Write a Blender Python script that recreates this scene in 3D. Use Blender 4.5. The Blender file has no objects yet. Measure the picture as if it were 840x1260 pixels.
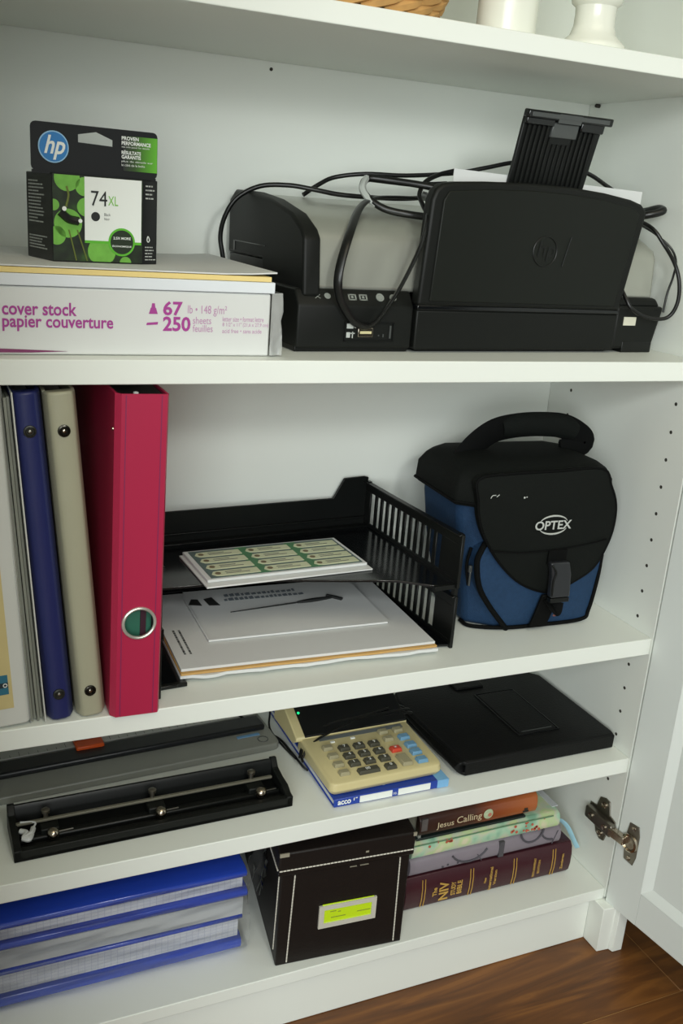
import bpy, bmesh, math, random
from mathutils import Vector, Matrix
random.seed(4)
SC = bpy.context.scene
COL = SC.collection
PI = math.pi

# ------------------------------------------------------------------ camera
cam_d = bpy.data.cameras.new('camera'); cam = bpy.data.objects.new('camera', cam_d); COL.objects.link(cam)
cam_d.sensor_fit = 'HORIZONTAL'; cam_d.sensor_width = 36.0; cam_d.lens = 36.0 * 1186.57 / 840.0
cam_d.clip_start = 0.02
right = Vector((0.9138528, -0.3994732, 0.0727611))
up = Vector((0.059012, 0.3079555, 0.9495688))
back = Vector((-0.4017344, -0.8634724, 0.3049997))
cm = Matrix((right, up, back)).transposed().to_4x4(); cm.translation = (-0.775822, -0.78165, 0.89023)
cam.matrix_world = cm
SC.camera = cam

# ------------------------------------------------------------------ world, lights, exposure
W = bpy.data.worlds.new('room_light'); SC.world = W; W.use_nodes = True
bgn = W.node_tree.nodes['Background']
bgn.inputs[0].default_value = (0.86, 0.95, 0.98, 1); bgn.inputs[1].default_value = 0.02

def area(name, loc, target, sx, sy, power, color):
    d = bpy.data.lights.new(name, 'AREA'); d.shape = 'RECTANGLE'; d.size = sx; d.size_y = sy; d.energy = power; d.color = color
    o = bpy.data.objects.new(name, d); COL.objects.link(o); o.location = loc
    o.rotation_euler = (Vector(target) - Vector(loc)).to_track_quat('-Z', 'Y').to_euler(); return o
area('window_light', (-1.62, -2.2, 1.1), (-0.35, 0.1, 0.55), 1.3, 1.3, 42.0, (0.945, 1.0, 0.99))
area('far_window_light', (-0.5, -2.4, 1.1), (-0.35, 0.1, 0.55), 1.2, 1.3, 4.5, (0.95, 1.0, 0.97))
area('ceiling_light', (-0.5, -1.2, 2.3), (-0.35, 0.0, 0.6), 1.4, 1.2, 10.0, (1.0, 0.91, 0.66))
sd = bpy.data.lights.new('lamp_light', 'SPOT'); sd.energy = 14.0; sd.spot_size = math.radians(60); sd.spot_blend = .6; sd.shadow_soft_size = .08
sd.color = (0.97, 1.0, 0.96); so = bpy.data.objects.new('lamp_light', sd); COL.objects.link(so); so.location = (-.5, -1.1, 1.2)
so.rotation_euler = (Vector((-.2, 0, .55)) - so.location).to_track_quat('-Z', 'Y').to_euler()
SC.view_settings.view_transform = 'Standard'; SC.view_settings.look = 'None'
SC.view_settings.gamma = 1.0; SC.view_settings.use_curve_mapping = False
SC.view_settings.exposure = -0.04

# ------------------------------------------------------------------ materials
def lin(h):
    h = h.lstrip('#'); c = [int(h[i:i+2], 16) / 255 for i in (0, 2, 4)]
    return tuple(x / 12.92 if x <= .04045 else ((x + .055) / 1.055) ** 2.4 for x in c) + (1.0,)
MATS = {}
def mat(name, col, rough=.5, metal=0., spec=.5, var=.06, scale=40., bump=0., bscale=200., coat=0., emit=0.):
    if name in MATS: return MATS[name]
    m = bpy.data.materials.new(name); m.use_nodes = True; nt = m.node_tree; n = nt.nodes; b = n['Principled BSDF']
    b.inputs['Roughness'].default_value = rough; b.inputs['Metallic'].default_value = metal
    b.inputs['Specular IOR Level'].default_value = spec; b.inputs['Coat Weight'].default_value = coat
    tc = n.new('ShaderNodeTexCoord')
    c = lin(col)
    if var:
        no = n.new('ShaderNodeTexNoise'); no.inputs['Scale'].default_value = scale; no.inputs['Detail'].default_value = 3
        nt.links.new(tc.outputs['Object'], no.inputs['Vector'])
        mx = n.new('ShaderNodeMix'); mx.data_type = 'RGBA'
        mx.inputs[6].default_value = tuple(x * (1 - var) for x in c[:3]) + (1,)
        mx.inputs[7].default_value = tuple(min(1, x * (1 + var)) for x in c[:3]) + (1,)
        nt.links.new(no.outputs['Fac'], mx.inputs[0]); nt.links.new(mx.outputs[2], b.inputs['Base Color'])
    else: b.inputs['Base Color'].default_value = c
    if bump:
        nb = n.new('ShaderNodeTexNoise'); nb.inputs['Scale'].default_value = bscale; nb.inputs['Detail'].default_value = 4
        nt.links.new(tc.outputs['Object'], nb.inputs['Vector'])
        bp = n.new('ShaderNodeBump'); bp.inputs['Strength'].default_value = bump; bp.inputs['Distance'].default_value = .002
        nt.links.new(nb.outputs['Fac'], bp.inputs['Height']); nt.links.new(bp.outputs['Normal'], b.inputs['Normal'])
    if emit:
        b.inputs['Emission Color'].default_value = c; b.inputs['Emission Strength'].default_value = emit
    MATS[name] = m; return m

def nodes_of(m): return m.node_tree.nodes, m.node_tree.links, m.node_tree.nodes['Principled BSDF']
def ramp(n, stops):
    r = n.new('ShaderNodeValToRGB'); e = r.color_ramp.elements
    while len(e) < len(stops): e.new(.5)
    for i, (p, c) in enumerate(stops): e[i].position = p; e[i].color = lin(c)
    return r

WHITE = mat('white_laminate', '#edf1ea', .42, var=.015, scale=6)
WHITE_D = mat('white_painted_door', '#e4eae6', .45, var=.01, scale=6)
BLACKP = mat('black_plastic_matte', '#121412', .5, spec=.25, bump=.05, bscale=900)
BLACKS = mat('black_plastic_satin', '#0f1110', .38, spec=.32)
BLACKG = mat('black_plastic_gloss', '#0d0f11', .16, spec=.5, var=0)
BLACKR = mat('black_rubber_cable', '#0b0c0c', .35, spec=.5, var=0)
SILVER = mat('silver_plastic', '#b4b6ac', .33, metal=.55, spec=.5, var=.03)
GREYL = mat('grey_print', '#b9bdb9', .5, var=0)
GREYD = mat('grey_plastic', '#4a4d4c', .3, var=0)
PAPER = mat('white_paper', '#dadcdb', .8, spec=.2, var=.02)
PAPERG = mat('grey_white_wrapper', '#dcdedc', .28, spec=.5, var=.04, scale=15)
CREAM = mat('cream_paper', '#f0d892', .8, spec=.2, var=.03)
MAGENTA = mat('magenta_print', '#a83a92', .6, var=0)
MAGENTAL = mat('pale_magenta_print', '#bf8cb4', .6, var=0)
CHROME = mat('nickel_metal', '#b5ab9c', .22, metal=1., var=.05)
STEEL = mat('dull_steel', '#8f8b82', .38, metal=1., var=.1)
INK = mat('black_print', '#1b1d1d', .55, var=0)

def clear_film(name, rough=.08, col='#eef2f2', fac=.22):
    m = bpy.data.materials.new(name); m.use_nodes = True; n = m.node_tree.nodes; l = m.node_tree.links
    out = n['Material Output']; n.remove(n['Principled BSDF'])
    t = n.new('ShaderNodeBsdfTransparent'); g = n.new('ShaderNodeBsdfGlossy'); g.inputs['Roughness'].default_value = rough
    d = n.new('ShaderNodeBsdfDiffuse'); d.inputs[0].default_value = lin(col)
    m1 = n.new('ShaderNodeMixShader'); m1.inputs[0].default_value = fac * .45
    l.new(t.outputs[0], m1.inputs[1]); l.new(d.outputs[0], m1.inputs[2])
    fr = n.new('ShaderNodeFresnel'); fr.inputs[0].default_value = 1.45
    m2 = n.new('ShaderNodeMixShader'); l.new(fr.outputs[0], m2.inputs[0]); l.new(m1.outputs[0], m2.inputs[1]); l.new(g.outputs[0], m2.inputs[2])
    l.new(m2.outputs[0], out.inputs[0]); return m
FILM = clear_film('clear_plastic_film', .06, '#eef2f2', .07)
FILM2 = clear_film('cloudy_plastic_film', .2, '#e6e8e6', .9)

# ------------------------------------------------------------------ mesh builder
def crom(pts, n=6, closed=False):
    P = [Vector(p) for p in pts]; out = []; N = len(P)
    for i in range(N if closed else N - 1):
        p0 = P[(i - 1) % N] if closed or i > 0 else P[0] * 2 - P[1]
        p1 = P[i]; p2 = P[(i + 1) % N]
        p3 = P[(i + 2) % N] if closed or i + 2 < N else P[-1] * 2 - P[-2]
        for k in range(n):
            t = k / n
            out.append(.5 * ((2 * p1) + (p2 - p0) * t + (2 * p0 - 5 * p1 + 4 * p2 - p3) * t * t + (3 * p1 - p0 - 3 * p2 + p3) * t ** 3))
    if not closed: out.append(P[-1])
    return out

_TXT = {}
def text_geo(s, bold=0.):
    k = (s, bold)
    if k in _TXT: return _TXT[k]
    c = bpy.data.curves.new('t', 'FONT'); c.body = s; c.resolution_u = 3; c.offset = bold
    o = bpy.data.objects.new('t', c); COL.objects.link(o)
    dg = bpy.context.evaluated_depsgraph_get(); dg.update()
    me = bpy.data.meshes.new_from_object(o.evaluated_get(dg))
    v = [(p.co.x, p.co.y) for p in me.vertices]; f = [tuple(p.vertices) for p in me.polygons]
    bpy.data.objects.remove(o); bpy.data.curves.remove(c); bpy.data.meshes.remove(me)
    xs = [a for a, b in v]; ys = [b for a, b in v]
    _TXT[k] = (v, f, min(xs), max(xs), min(ys), max(ys)); return _TXT[k]

class MB:
    def __init__(s): s.v = []; s.f = []
    def add(s, v, f):
        b = len(s.v); s.v += [tuple(p) for p in v]; s.f += [tuple(b + i for i in q) for q in f]; return s
    def box(s, x0, x1, y0, y1, z0, z1):
        v = [(x, y, z) for z in (z0, z1) for y in (y0, y1) for x in (x0, x1)]
        return s.add(v, [(0, 2, 3, 1), (4, 5, 7, 6), (0, 1, 5, 4), (2, 6, 7, 3), (0, 4, 6, 2), (1, 3, 7, 5)])
    def hexa(s, bot, top):
        return s.add(list(bot) + list(top), [(3, 2, 1, 0), (4, 5, 6, 7), (0, 1, 5, 4), (1, 2, 6, 5), (2, 3, 7, 6), (3, 0, 4, 7)])
    def prism(s, pts, ax, a, b):
        n = len(pts)
        def P(u, w, t): return {'x': (t, u, w), 'y': (u, t, w), 'z': (u, w, t)}[ax]
        v = [P(u, w, a) for u, w in pts] + [P(u, w, b) for u, w in pts]
        return s.add(v, [tuple(range(n))[::-1], tuple(range(n, 2 * n))] + [(i, (i + 1) % n, n + (i + 1) % n, n + i) for i in range(n)])
    def tube(s, pts, r, seg=8, closed=False, n=6, wide=1., up=(0, 0, 1)):
        P = crom(pts, n, closed) if n > 1 else [Vector(p) for p in pts]
        N = len(P); v = []; f = []; prev = None
        for i, p in enumerate(P):
            if closed: t = P[(i + 1) % N] - P[i - 1]
            else: t = P[min(i + 1, N - 1)] - P[max(i - 1, 0)]
            t = t.normalized() if t.length else Vector((1, 0, 0))
            if prev is None:
                a = t.cross(Vector(up))
                if a.length < .05: a = t.cross(Vector((1, 0, 0)))
            else: a = prev - t * prev.dot(t)
            a.normalize(); prev = a; b = t.cross(a)
            rr = r(i / max(1, N - 1)) if callable(r) else r
            for k in range(seg):
                q = 2 * PI * k / seg; v.append(p + a * (math.cos(q) * rr * wide) + b * (math.sin(q) * rr))
        for i in range(N if closed else N - 1):
            j = (i + 1) % N
            for k in range(seg): f.append((i * seg + k, i * seg + (k + 1) % seg, j * seg + (k + 1) % seg, j * seg + k))
        if not closed: f += [tuple(range(seg))[::-1], tuple((N - 1) * seg + k for k in range(seg))]
        return s.add(v, f)
    def lathe(s, prof, o=(0, 0, 0), ax=(0, 0, 1), seg=24):
        A = Vector(ax).normalized(); u = A.orthogonal().normalized(); w = A.cross(u); O = Vector(o); v = []; f = []
        for r, h in prof:
            for k in range(seg):
                q = 2 * PI * k / seg; v.append(O + A * h + u * (max(r, 1e-5) * math.cos(q)) + w * (max(r, 1e-5) * math.sin(q)))
        n = len(prof)
        for i in range(n - 1):
            for k in range(seg): f.append((i * seg + k, i * seg + (k + 1) % seg, (i + 1) * seg + (k + 1) % seg, (i + 1) * seg + k))
        f += [tuple(range(seg))[::-1], tuple((n - 1) * seg + k for k in range(seg))]
        return s.add(v, f)
    def disc(s, o, ax, r, t=.0006, seg=20): return s.lathe([(r, 0), (r, t)], o, ax, seg)
    def pillow(s, outline, fn, rings=6, back=None):
        """outline (u,w) in the xz plane; fn(t)->y with t 0 centre .. 1 rim; back = y of rear rim"""
        P = crom([(a, 0, b) for a, b in outline], 4, True); N = len(P)
        c = sum(P, Vector()) / N; v = [(c.x, fn(0), c.z)]; f = []
        for j in range(1, rings + 1):
            t = j / rings
            for p in P: q = c + (p - c) * t; v.append((q.x, fn(t), q.z))
        for k in range(N): f.append((0, 1 + k, 1 + (k + 1) % N))
        for j in range(rings - 1):
            for k in range(N):
                a = 1 + j * N; f.append((a + k, a + N + k, a + N + (k + 1) % N, a + (k + 1) % N))
        if back is not None:
            a = 1 + (rings - 1) * N; b0 = len(v)
            for p in P: v.append((p.x, back, p.z))
            for k in range(N): f.append((a + k, b0 + k, b0 + (k + 1) % N, a + (k + 1) % N))
            f.append(tuple(range(b0, b0 + N)))
        return s.add(v, f)
    def loft(s, secs):
        n = len(secs[0]); v = [p for q in secs for p in q]; f = []
        for i in range(len(secs) - 1):
            for k in range(n): f.append((i * n + k, i * n + (k + 1) % n, (i + 1) * n + (k + 1) % n, (i + 1) * n + k))
        f += [tuple(range(n))[::-1], tuple((len(secs) - 1) * n + k for k in range(n))]
        return s.add(v, f)
    def text(s, st, o, w=None, h=None, r=(1, 0, 0), u=(0, 0, 1), bold=0., shear=0., lift=.0003):
        v, f, x0, x1, y0, y1 = text_geo(st, bold)
        sx = w / (x1 - x0) if w else None; sy = h / (y1 - y0) if h else None
        sx = sx or sy; sy = sy or sx
        O = Vector(o); R = Vector(r); U = Vector(u); N = R.cross(U).normalized()
        return s.add([O + R * ((a - x0) * sx + (b - y0) * sy * shear) + U * ((b - y0) * sy) + N * lift for a, b in v], f)
    def quad(s, a, b, c, d): return s.add([a, b, c, d], [(0, 1, 2, 3)])
    def build(s, name, m, parent=None, bev=0., seg=2, smooth=40, sub=0, recalc=True):
        me = bpy.data.meshes.new(name); me.from_pydata(s.v, [], s.f)
        bm = bmesh.new(); bm.from_mesh(me)
        bmesh.ops.remove_doubles(bm, verts=bm.verts, dist=1e-6)
        if recalc: bmesh.ops.recalc_face_normals(bm, faces=bm.faces)
        bm.to_mesh(me); bm.free()
        me.materials.append(m)
        if smooth:
            me.shade_smooth(); me.set_sharp_from_angle(angle=math.radians(smooth))
        o = bpy.data.objects.new(name, me); COL.objects.link(o)
        if parent: o.parent = parent
        if bev:
            b = o.modifiers.new('bevel', 'BEVEL'); b.width = bev; b.segments = seg; b.limit_method = 'ANGLE'; b.angle_limit = math.radians(35)
            b.harden_normals = False
            me.shade_smooth()
        if sub:
            q = o.modifiers.new('sub', 'SUBSURF'); q.levels = sub; q.render_levels = sub
        return o

def tag(o, label=None, cat=None, group=None, kind=None):
    if label: o['label'] = label
    if cat: o['category'] = cat
    if group: o['group'] = group
    if kind: o['kind'] = kind
    return o
def thing(name, label, cat, loc, rz=0., group=None, ry=0.):
    o = bpy.data.objects.new(name, None); COL.objects.link(o); o.empty_display_size = .02
    o.location = loc; o.rotation_euler = (0, math.radians(ry), math.radians(rz)); return tag(o, label, cat, group)
def struct(name, mb, m, parent=None, **k): return tag(mb.build(name, m, parent, **k), kind='structure')
def copy_part(o, parent, loc=None):
    c = o.copy(); COL.objects.link(c); c.parent = parent
    if loc is not None: c.location = loc
    return c
def rrect(x0, x1, y0, y1, r, n=4):
    out = []
    for cx, cy, a in ((x1 - r, y1 - r, 0), (x0 + r, y1 - r, 90), (x0 + r, y0 + r, 180), (x1 - r, y0 + r, 270)):
        for k in range(n + 1):
            q = math.radians(a + 90 * k / n); out.append((cx + r * math.cos(q), cy + r * math.sin(q)))
    return out
def ribbon(mb, pts, wv, th=.0006):
    """flat band along pts, width vector wv"""
    P = crom(pts, 5); w = Vector(wv); v = []; f = []
    for p in P: v += [p - w, p + w]
    for i in range(len(P) - 1): f.append((2 * i, 2 * i + 1, 2 * i + 3, 2 * i + 2))
    return mb.add(v, f)

# heights above the floor (shelf tops / bottoms)
Z1, Z1b = 1.0413, 1.0243
Z2, Z2b = 0.7562, 0.7358
Z3, Z3b = 0.4322, 0.4117
Z4, Z4b = 0.2720, 0.2520
Z5, Z5b = 0.0811, 0.0658
XL = -0.764; YB = 0.2615

# ------------------------------------------------------------------ room
fm = mat('wood_laminate', '#6b4524', .42, var=0); n, l, b = nodes_of(fm)
tc = n.new('ShaderNodeTexCoord'); mp = n.new('ShaderNodeMapping'); mp.inputs['Scale'].default_value = (2.2, 16, 16)
l.new(tc.outputs['Object'], mp.inputs[0])
no = n.new('ShaderNodeTexNoise'); no.inputs['Scale'].default_value = 1.6; no.inputs['Detail'].default_value = 7; no.inputs['Distortion'].default_value = 2.2
l.new(mp.outputs[0], no.inputs['Vector'])
oi = n.new('ShaderNodeObjectInfo')
r_ = ramp(n, [(.25, '#472810'), (.5, '#6c4119'), (.62, '#845322'), (.8, '#583415')]); l.new(no.outputs['Fac'], r_.inputs[0])
hs = n.new('ShaderNodeHueSaturation'); mr = n.new('ShaderNodeMapRange'); mr.inputs[3].default_value = .85; mr.inputs[4].default_value = 1.15
l.new(oi.outputs['Random'], mr.inputs[0]); l.new(mr.outputs[0], hs.inputs['Value']); l.new(r_.outputs[0], hs.inputs['Color'])
l.new(hs.outputs[0], b.inputs['Base Color'])
WOODJ = mat('wood_joint', '#b48a58', .6, var=0)
floor = struct('floor', MB().box(-2.2, 1.6, -2.4, .62, -.03, -.0006), WOODJ)
pm = {}
for r in range(14):
    y0 = -.106 + .19 * (r - 10); y1 = y0 + .19
    x = .047 - 1.2 * 2 + [0, .42, .77, .2][(10 - r) % 4]
    if r == 10: x = .047 - 2.4
    if y1 > .6: break
    while x < 1.6:
        xa, xb = max(x, -2.2), min(x + 1.2, 1.6)
        if xb > xa + .02:
            MB().box(xa + .0005, xb - .0005, y0 + .0005, y1 - .0005, -.003, 0).build('plank', fm, floor, bev=.0003, seg=1)
        x += 1.2
WALLM = mat('wall_paint', '#d9d8c4', .8, var=.02, scale=3)
struct('wall_back', MB().box(-2.2, 1.6, .32, .42, 0, 2.5), WALLM)

# ------------------------------------------------------------------ bookcase
bc = thing('bookcase', 'tall white bookcase with four open shelves and a white door swung open', 'bookcase', (0, 0, 0))
HT = 1.62
mb = MB(); mb.box(0, .018, 0, .285, .068, HT); mb.box(0, .018, .02, .285, 0, .068)
mb.build('side_panel', WHITE, bc, bev=.0003)
mb = MB().box(XL - .018, XL, 0, .285, 0, HT); mb.build('side_panel', WHITE, bc, bev=.0008)
MB().box(XL + .0005, -.0005, YB, .275, Z5b, HT).build('back_panel', WHITE, bc)
MB().box(XL + .0003, -.0003, .001, .285, HT - .02, HT - .0005).build('top_panel', WHITE, bc, bev=.0008)
for zt, zb in ((Z1, Z1b), (Z2, Z2b), (Z3, Z3b), (Z4, Z4b), (Z5, Z5b), (1.345, 1.325)):
    MB().box(XL + .0004, -.0004, .001, YB - .0005, zb, zt).build('shelf', WHITE, bc, bev=.0009)
MB().box(XL + .001, -.0135, .010, .024, .0005, Z5b).build('plinth', WHITE, bc, bev=.0008)
# stepped moulding foot under the side panel
MB().prism([(-.013, .06), (-.013, -.017), (.0045, -.0185), (.0065, -.0245), (.0205, -.025), (.0215, -.024), (.0215, .06)], 'z', .0005, .0655).build('foot', WHITE, bc, bev=.0008)
# shelf pin holes of the right panel, too small to pick apart
hm = mat('pin_hole_dark', '#35332c', .9, var=0)
mb = MB()
h0 = .8595 - .155
for k in range(-9, 21):
    z = h0 - .032 * k
    if .17 < z < 1.3:
        for y in (.0307, .2177)[:2 if z < .74 else 1]: mb.lathe([(.0021, .0002), (.0021, -.0004), (.0014, -.0005)], (0, y, z - (.022 if y > .1 else 0)), (-1, 0, 0), 10)
ph = mb.build('pin_holes', hm, bc); ph['kind'] = 'stuff'
pin = MB().lathe([(.0022, 0), (.0022, .005), (.0016, .006)], (0, .243, Z1b - .0022), (-1, 0, 0), 12).build('shelf_pin', hm, bc)
MB().lathe([(.0018, 0), (.0018, .0008), (.0008, .001)], (-.4105, YB, 1.172 - .155), (0, -1, 0), 10).build('nail_hole', hm, bc)
# door, swung open about 97 degrees: local x = out from hinge edge, local y = thickness outward
door = bpy.data.objects.new('door', None); COL.objects.link(door); door.parent = bc
door.location = (-.0004, -.0034, 0); door.rotation_euler = (0, 0, math.atan2(-1, .13))
tag(door, 'white recessed-panel door swung open')
D0, D1, DW = .0655, 1.30, .39
def dbox(a, b, t0, t1, z0, z1): return MB().box(a, b, t0, t1, z0, z1)
# inner face at local y=0 looks to -x of the world; thickness goes to +y local (= +x world)
SW = .049
mb = dbox(0, SW, 0, .02, D0, D1); mb.build('stile', WHITE_D, door, bev=.0004)
mb = dbox(DW - SW, DW, 0, .02, D0, D1); mb.build('stile', WHITE_D, door, bev=.0009)
dbox(SW, DW - SW, 0, .02, D0, D0 + .047).build('rail', WHITE_D, door, bev=.0009)
dbox(SW, DW - SW, 0, .02, D1 - .047, D1).build('rail', WHITE_D, door, bev=.0009)
mb = MB(); a0, a1, c0, c1, w = SW, DW - SW, D0 + .047, D1 - .047, .011
mb.add([(a0, .0, c0), (a1, .0, c0), (a1, .0, c1), (a0, .0, c1), (a0 + w, .007, c0 + w), (a1 - w, .007, c0 + w), (a1 - w, .007, c1 - w), (a0 + w, .007, c1 - w)],
       [(0, 1, 5, 4), (1, 2, 6, 5), (2, 3, 7, 6), (3, 0, 4, 7)])
mb.build('moulding', WHITE_D, door, smooth=0, recalc=False)
dbox(SW - .001, DW - SW + .001, .0072, .013, D0 + .046, D1 - .046).build('panel', WHITE_D, door)
# left door, swung open the other way (just outside the picture)
door2 = bpy.data.objects.new('door', None); COL.objects.link(door2); door2.parent = bc
door2.location = (XL - .0035, -.0015, 0); door2.rotation_euler = (0, 0, math.atan2(-1, -.10))
tag(door2, 'white recessed-panel door on the other side')
for ch in list(door.children):
    c_ = copy_part(ch, door2); c_.scale = (1, -1, 1)
# concealed hinge: one low (seen), one high
for hz in (.168, 1.17):
    hg = bpy.data.objects.new('hinge', None); COL.objects.link(hg); hg.parent = bc; hg.location = (0, 0, hz)
    tag(hg, 'nickel concealed hinge')
    mb = MB()   # wing plate on the side panel (x=0), y to the back
    wing = [(.018, .030), (.026, .031), (.036, .027), (.040, .012), (.052, .010), (.052, -.010), (.040, -.012), (.034, -.024), (.026, -.029), (.018, -.027), (.014, -.012), (.003, -.010), (.003, .010), (.014, .013)]
    mb.prism(wing, 'x', -.0022, -.0002)
    mb.build('mounting_plate', STEEL, hg, bev=.0006)
    mb = MB().prism(rrect(.0, .05, -.0085, .0085, .003), 'x', -.0105, -.0018); mb.build('arm', STEEL, hg, bev=.001)
    mb = MB()
    for yy, zz in ((.026, .021), (.026, -.020)): mb.lathe([(.0042, 0), (.0042, .0018), (.003, .0026), (.0012, .0016)], (-.0022, yy, zz), (-1, 0, 0), 14)
    for yy in (.038, .012): mb.lathe([(.0036, 0), (.0036, .0016), (.0014, .001)], (-.0105, yy, 0), (-1, 0, 0), 14)
    mb.build('screws', CHROME, hg)
    mb = MB(); mb.hexa([(-.0115, .004, -.0055), (-.0025, .004, -.0055), (.0005, -.019, -.0055), (-.008, -.021, -.0055)], [(-.0115, .004, .0055), (-.0025, .004, .0055), (.0005, -.019, .0055), (-.008, -.021, .0055)])
    mb.build('link', CHROME, hg, bev=.0012)
    # cup plate on the door's inner face
    cp = MB(); d = Vector((.13, -1, 0)).normalized(); nn = Vector((-1, -.13, 0)).normalized()
    def dp(a, z, t): q = Vector((-.0004, -.0034, 0)) + d * a + nn * t; return (q.x, q.y, z)
    pl_ = [(.016, -.026), (.030, -.0275), (.033, -.015), (.033, .015), (.030, .0275), (.016, .026), (.014, .014), (.013, 0), (.014, -.014)]
    v = [dp(a, z, .0002) for a, z in pl_] + [dp(a, z, .0017) for a, z in pl_]; N = len(pl_)
    cp.add(v, [tuple(range(N)), tuple(range(N, 2 * N))] + [(i, (i + 1) % N, N + (i + 1) % N, N + i) for i in range(N)])
    cp.build('cup_plate', STEEL, hg, bev=.0004)
    q = dp(.021, 0, .0015)
    MB().lathe([(.0125, 0), (.0118, .003), (.0095, .0042), (.008, .0015), (.001, .001)], q, tuple(nn), 20).build('cup', CHROME, hg)
    mb = MB()
    for zz in (-.021, .021): mb.lathe([(.0033, 0), (.003, .001), (.001, .0005)], dp(.023, zz, .0016), tuple(nn), 12)
    mb.build('cup_screws', CHROME, hg)

# ------------------------------------------------------------------ top shelf decor
def zt(z): return z
bk = thing('wicker_basket', 'woven wicker basket on the topmost visible shelf', 'basket', (-.414, .096, Z1 + .0003))
wm = mat('wicker', '#c79a5c', .7, var=.3, scale=60)
NR, NS = 10, 26
def bprof(z): return .086 + .42 * z
mb = MB()
for k in range(NR):
    for q in range(NS):
        a0 = 2 * PI * (q + .5 * (k % 2)) / NS; a1 = a0 + 2 * PI * 1.8 / NS; z0 = .0005 + .0104 * k
        pts = []
        for t in (0, .33, .67, 1):
            aa = a0 + (a1 - a0) * t; zz = z0 + .0125 * t; rr0 = bprof(zz) + .0022 * math.sin(PI * t)
            pts.append((rr0 * math.cos(aa), rr0 * math.sin(aa), zz))
        mb.tube(pts, lambda t: .0026 + .0026 * math.sin(PI * t), 6, False, 1)
o = mb.build('weave', wm, bk); o['kind'] = 'stuff'
mb = MB().lathe([(.078, .0005), (.0835, .001), (bprof(.108) - .003, .108), (bprof(.108) - .006, .108), (.08, .004), (.0, .004)], (0, 0, 0), (0, 0, 1), 40); mb.build('liner', mat('wicker_dark', '#6b4a26', .7), bk)
mb = MB().tube([(bprof(.11) * math.cos(2 * PI * q / 40), bprof(.11) * math.sin(2 * PI * q / 40), .110) for q in range(40)], .008, 8, True, 1); mb.build('rim', wm, bk)
CER = mat('white_ceramic', '#eceee2', .2, spec=.5, var=0)
vs = tag(MB().lathe([(.0265, 0), (.0275, .004), (.0275, .05), (.031, .08), (.034, .11), (.03, .16), (.018, .19), (.021, .205), (.018, .206), (.015, .19)], (0, 0, 0), (0, 0, 1), 36).build('ceramic_vase', CER, None),
         'plain white ceramic vase beside the wicker basket', 'vase'); vs.location = (-.257, .058, Z1 + .0003)
cs = tag(MB().lathe([(.031, 0), (.031, .003), (.0285, .006), (.0215, .012), (.0188, .02), (.0185, .03), (.019, .036), (.0228, .039), (.0238, .043), (.0225, .047), (.018, .051), (.014, .07), (.018, .085), (.014, .1), (.013, .16), (.024, .17), (.026, .175), (.012, .176)], (0, 0, 0), (0, 0, 1), 32).build('candlestick', CER, None),
         'white turned candlestick near the right end of the topmost shelf', 'candlestick'); cs.location = (-.176, .036, Z1 + .0003)

# ------------------------------------------------------------------ card stock ream and loose paper
rm = thing('card_stock_ream', 'shrink-wrapped ream of white cover stock with magenta lettering', 'paper ream', (-.485, .021, Z2 + .0004))
MB().box(-.2785, 0, .0, .214, 0, .0535).build('paper_block', PAPERG, rm, bev=.0015)
mb = MB(); y = -.0002
mb.text('cover stock', (-.2215, y, .0312), .057, .0105, bold=.02); mb.text('papier couverture', (-.2215, y, .0186), .086, .0125, bold=.02)
mb.build('lettering', MAGENTA, rm, smooth=0)
MB().text('67', (-.0945, y, .0335), .0165, .0118, bold=.028).build('weight_lettering', MAGENTA, rm, smooth=0)
MB().text('250', (-.0945, y, .0205), .0235, .0122, bold=.028).build('count_lettering', MAGENTA, rm, smooth=0)
mb = MB(); mb.prism([(-.1063, .0345), (-.0990, .0345), (-.1005, .0395), (-.1048, .0395)], 'y', y - .0002, y); mb.prism([(-.1043, .0395), (-.1010, .0395), (-.1015, .0432), (-.1038, .0432)], 'y', y - .0002, y)
mb.build('weight_icon', MAGENTA, rm, smooth=0)
MB().prism([(-.1085, .0252), (-.0990, .0258), (-.0985, .0280), (-.1078, .0272)], 'y', y - .0002, y).build('sheet_icon', MAGENTA, rm, smooth=0)
mb = MB(); mb.text('lb • 148 g/m²', (-.0735, y, .0335), .034, .009); mb.text('sheets', (-.069, y, .027), .016, .006); mb.text('feuilles', (-.069, y, .0203), .0175, .006)
mb.text('letter size • format lettre', (-.043, y, .0296), .037, .0042); mb.text('8 1/2" x 11" (21,6 x 27,9 cm)', (-.043, y, .0245), .0415, .0042); mb.text('acid free • sans acide', (-.043, y, .0197), .0355, .0037)
mb.build('fine_print', MAGENTAL, rm, smooth=0)
MB().prism([(-.27, .0015), (-.2, .0018), (-.172, .0030), (-.205, .0042), (-.27, .0062)], 'y', -.0006, -.0002).build('print_stripe', mat('dark_magenta_print', '#7d2a5e', .5, var=0), rm)
mb = MB()   # crimped end of the wrapper, standing off the block
g = [[(.0004 + .0105 * i / 4 + random.uniform(-.001, .001) * (i > 0), -.001 + random.uniform(-.0025, .003) * (i > 0), .0535 * j / 7 + .001) for i in range(5)] for j in range(8)]
for j in range(7):
    for i in range(4): mb.quad(g[j][i], g[j][i + 1], g[j + 1][i + 1], g[j + 1][i])
g2 = [[(.011 + random.uniform(-.0015, .001), .0 + .2 * i / 6, .0535 * j / 5 + .001) for i in range(7)] for j in range(6)]
for j in range(5):
    for i in range(6): mb.quad(g2[j][i], g2[j][i + 1], g2[j + 1][i + 1], g2[j + 1][i])
mb.build('wrapper_end', FILM2, rm, smooth=180, recalc=False)
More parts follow.
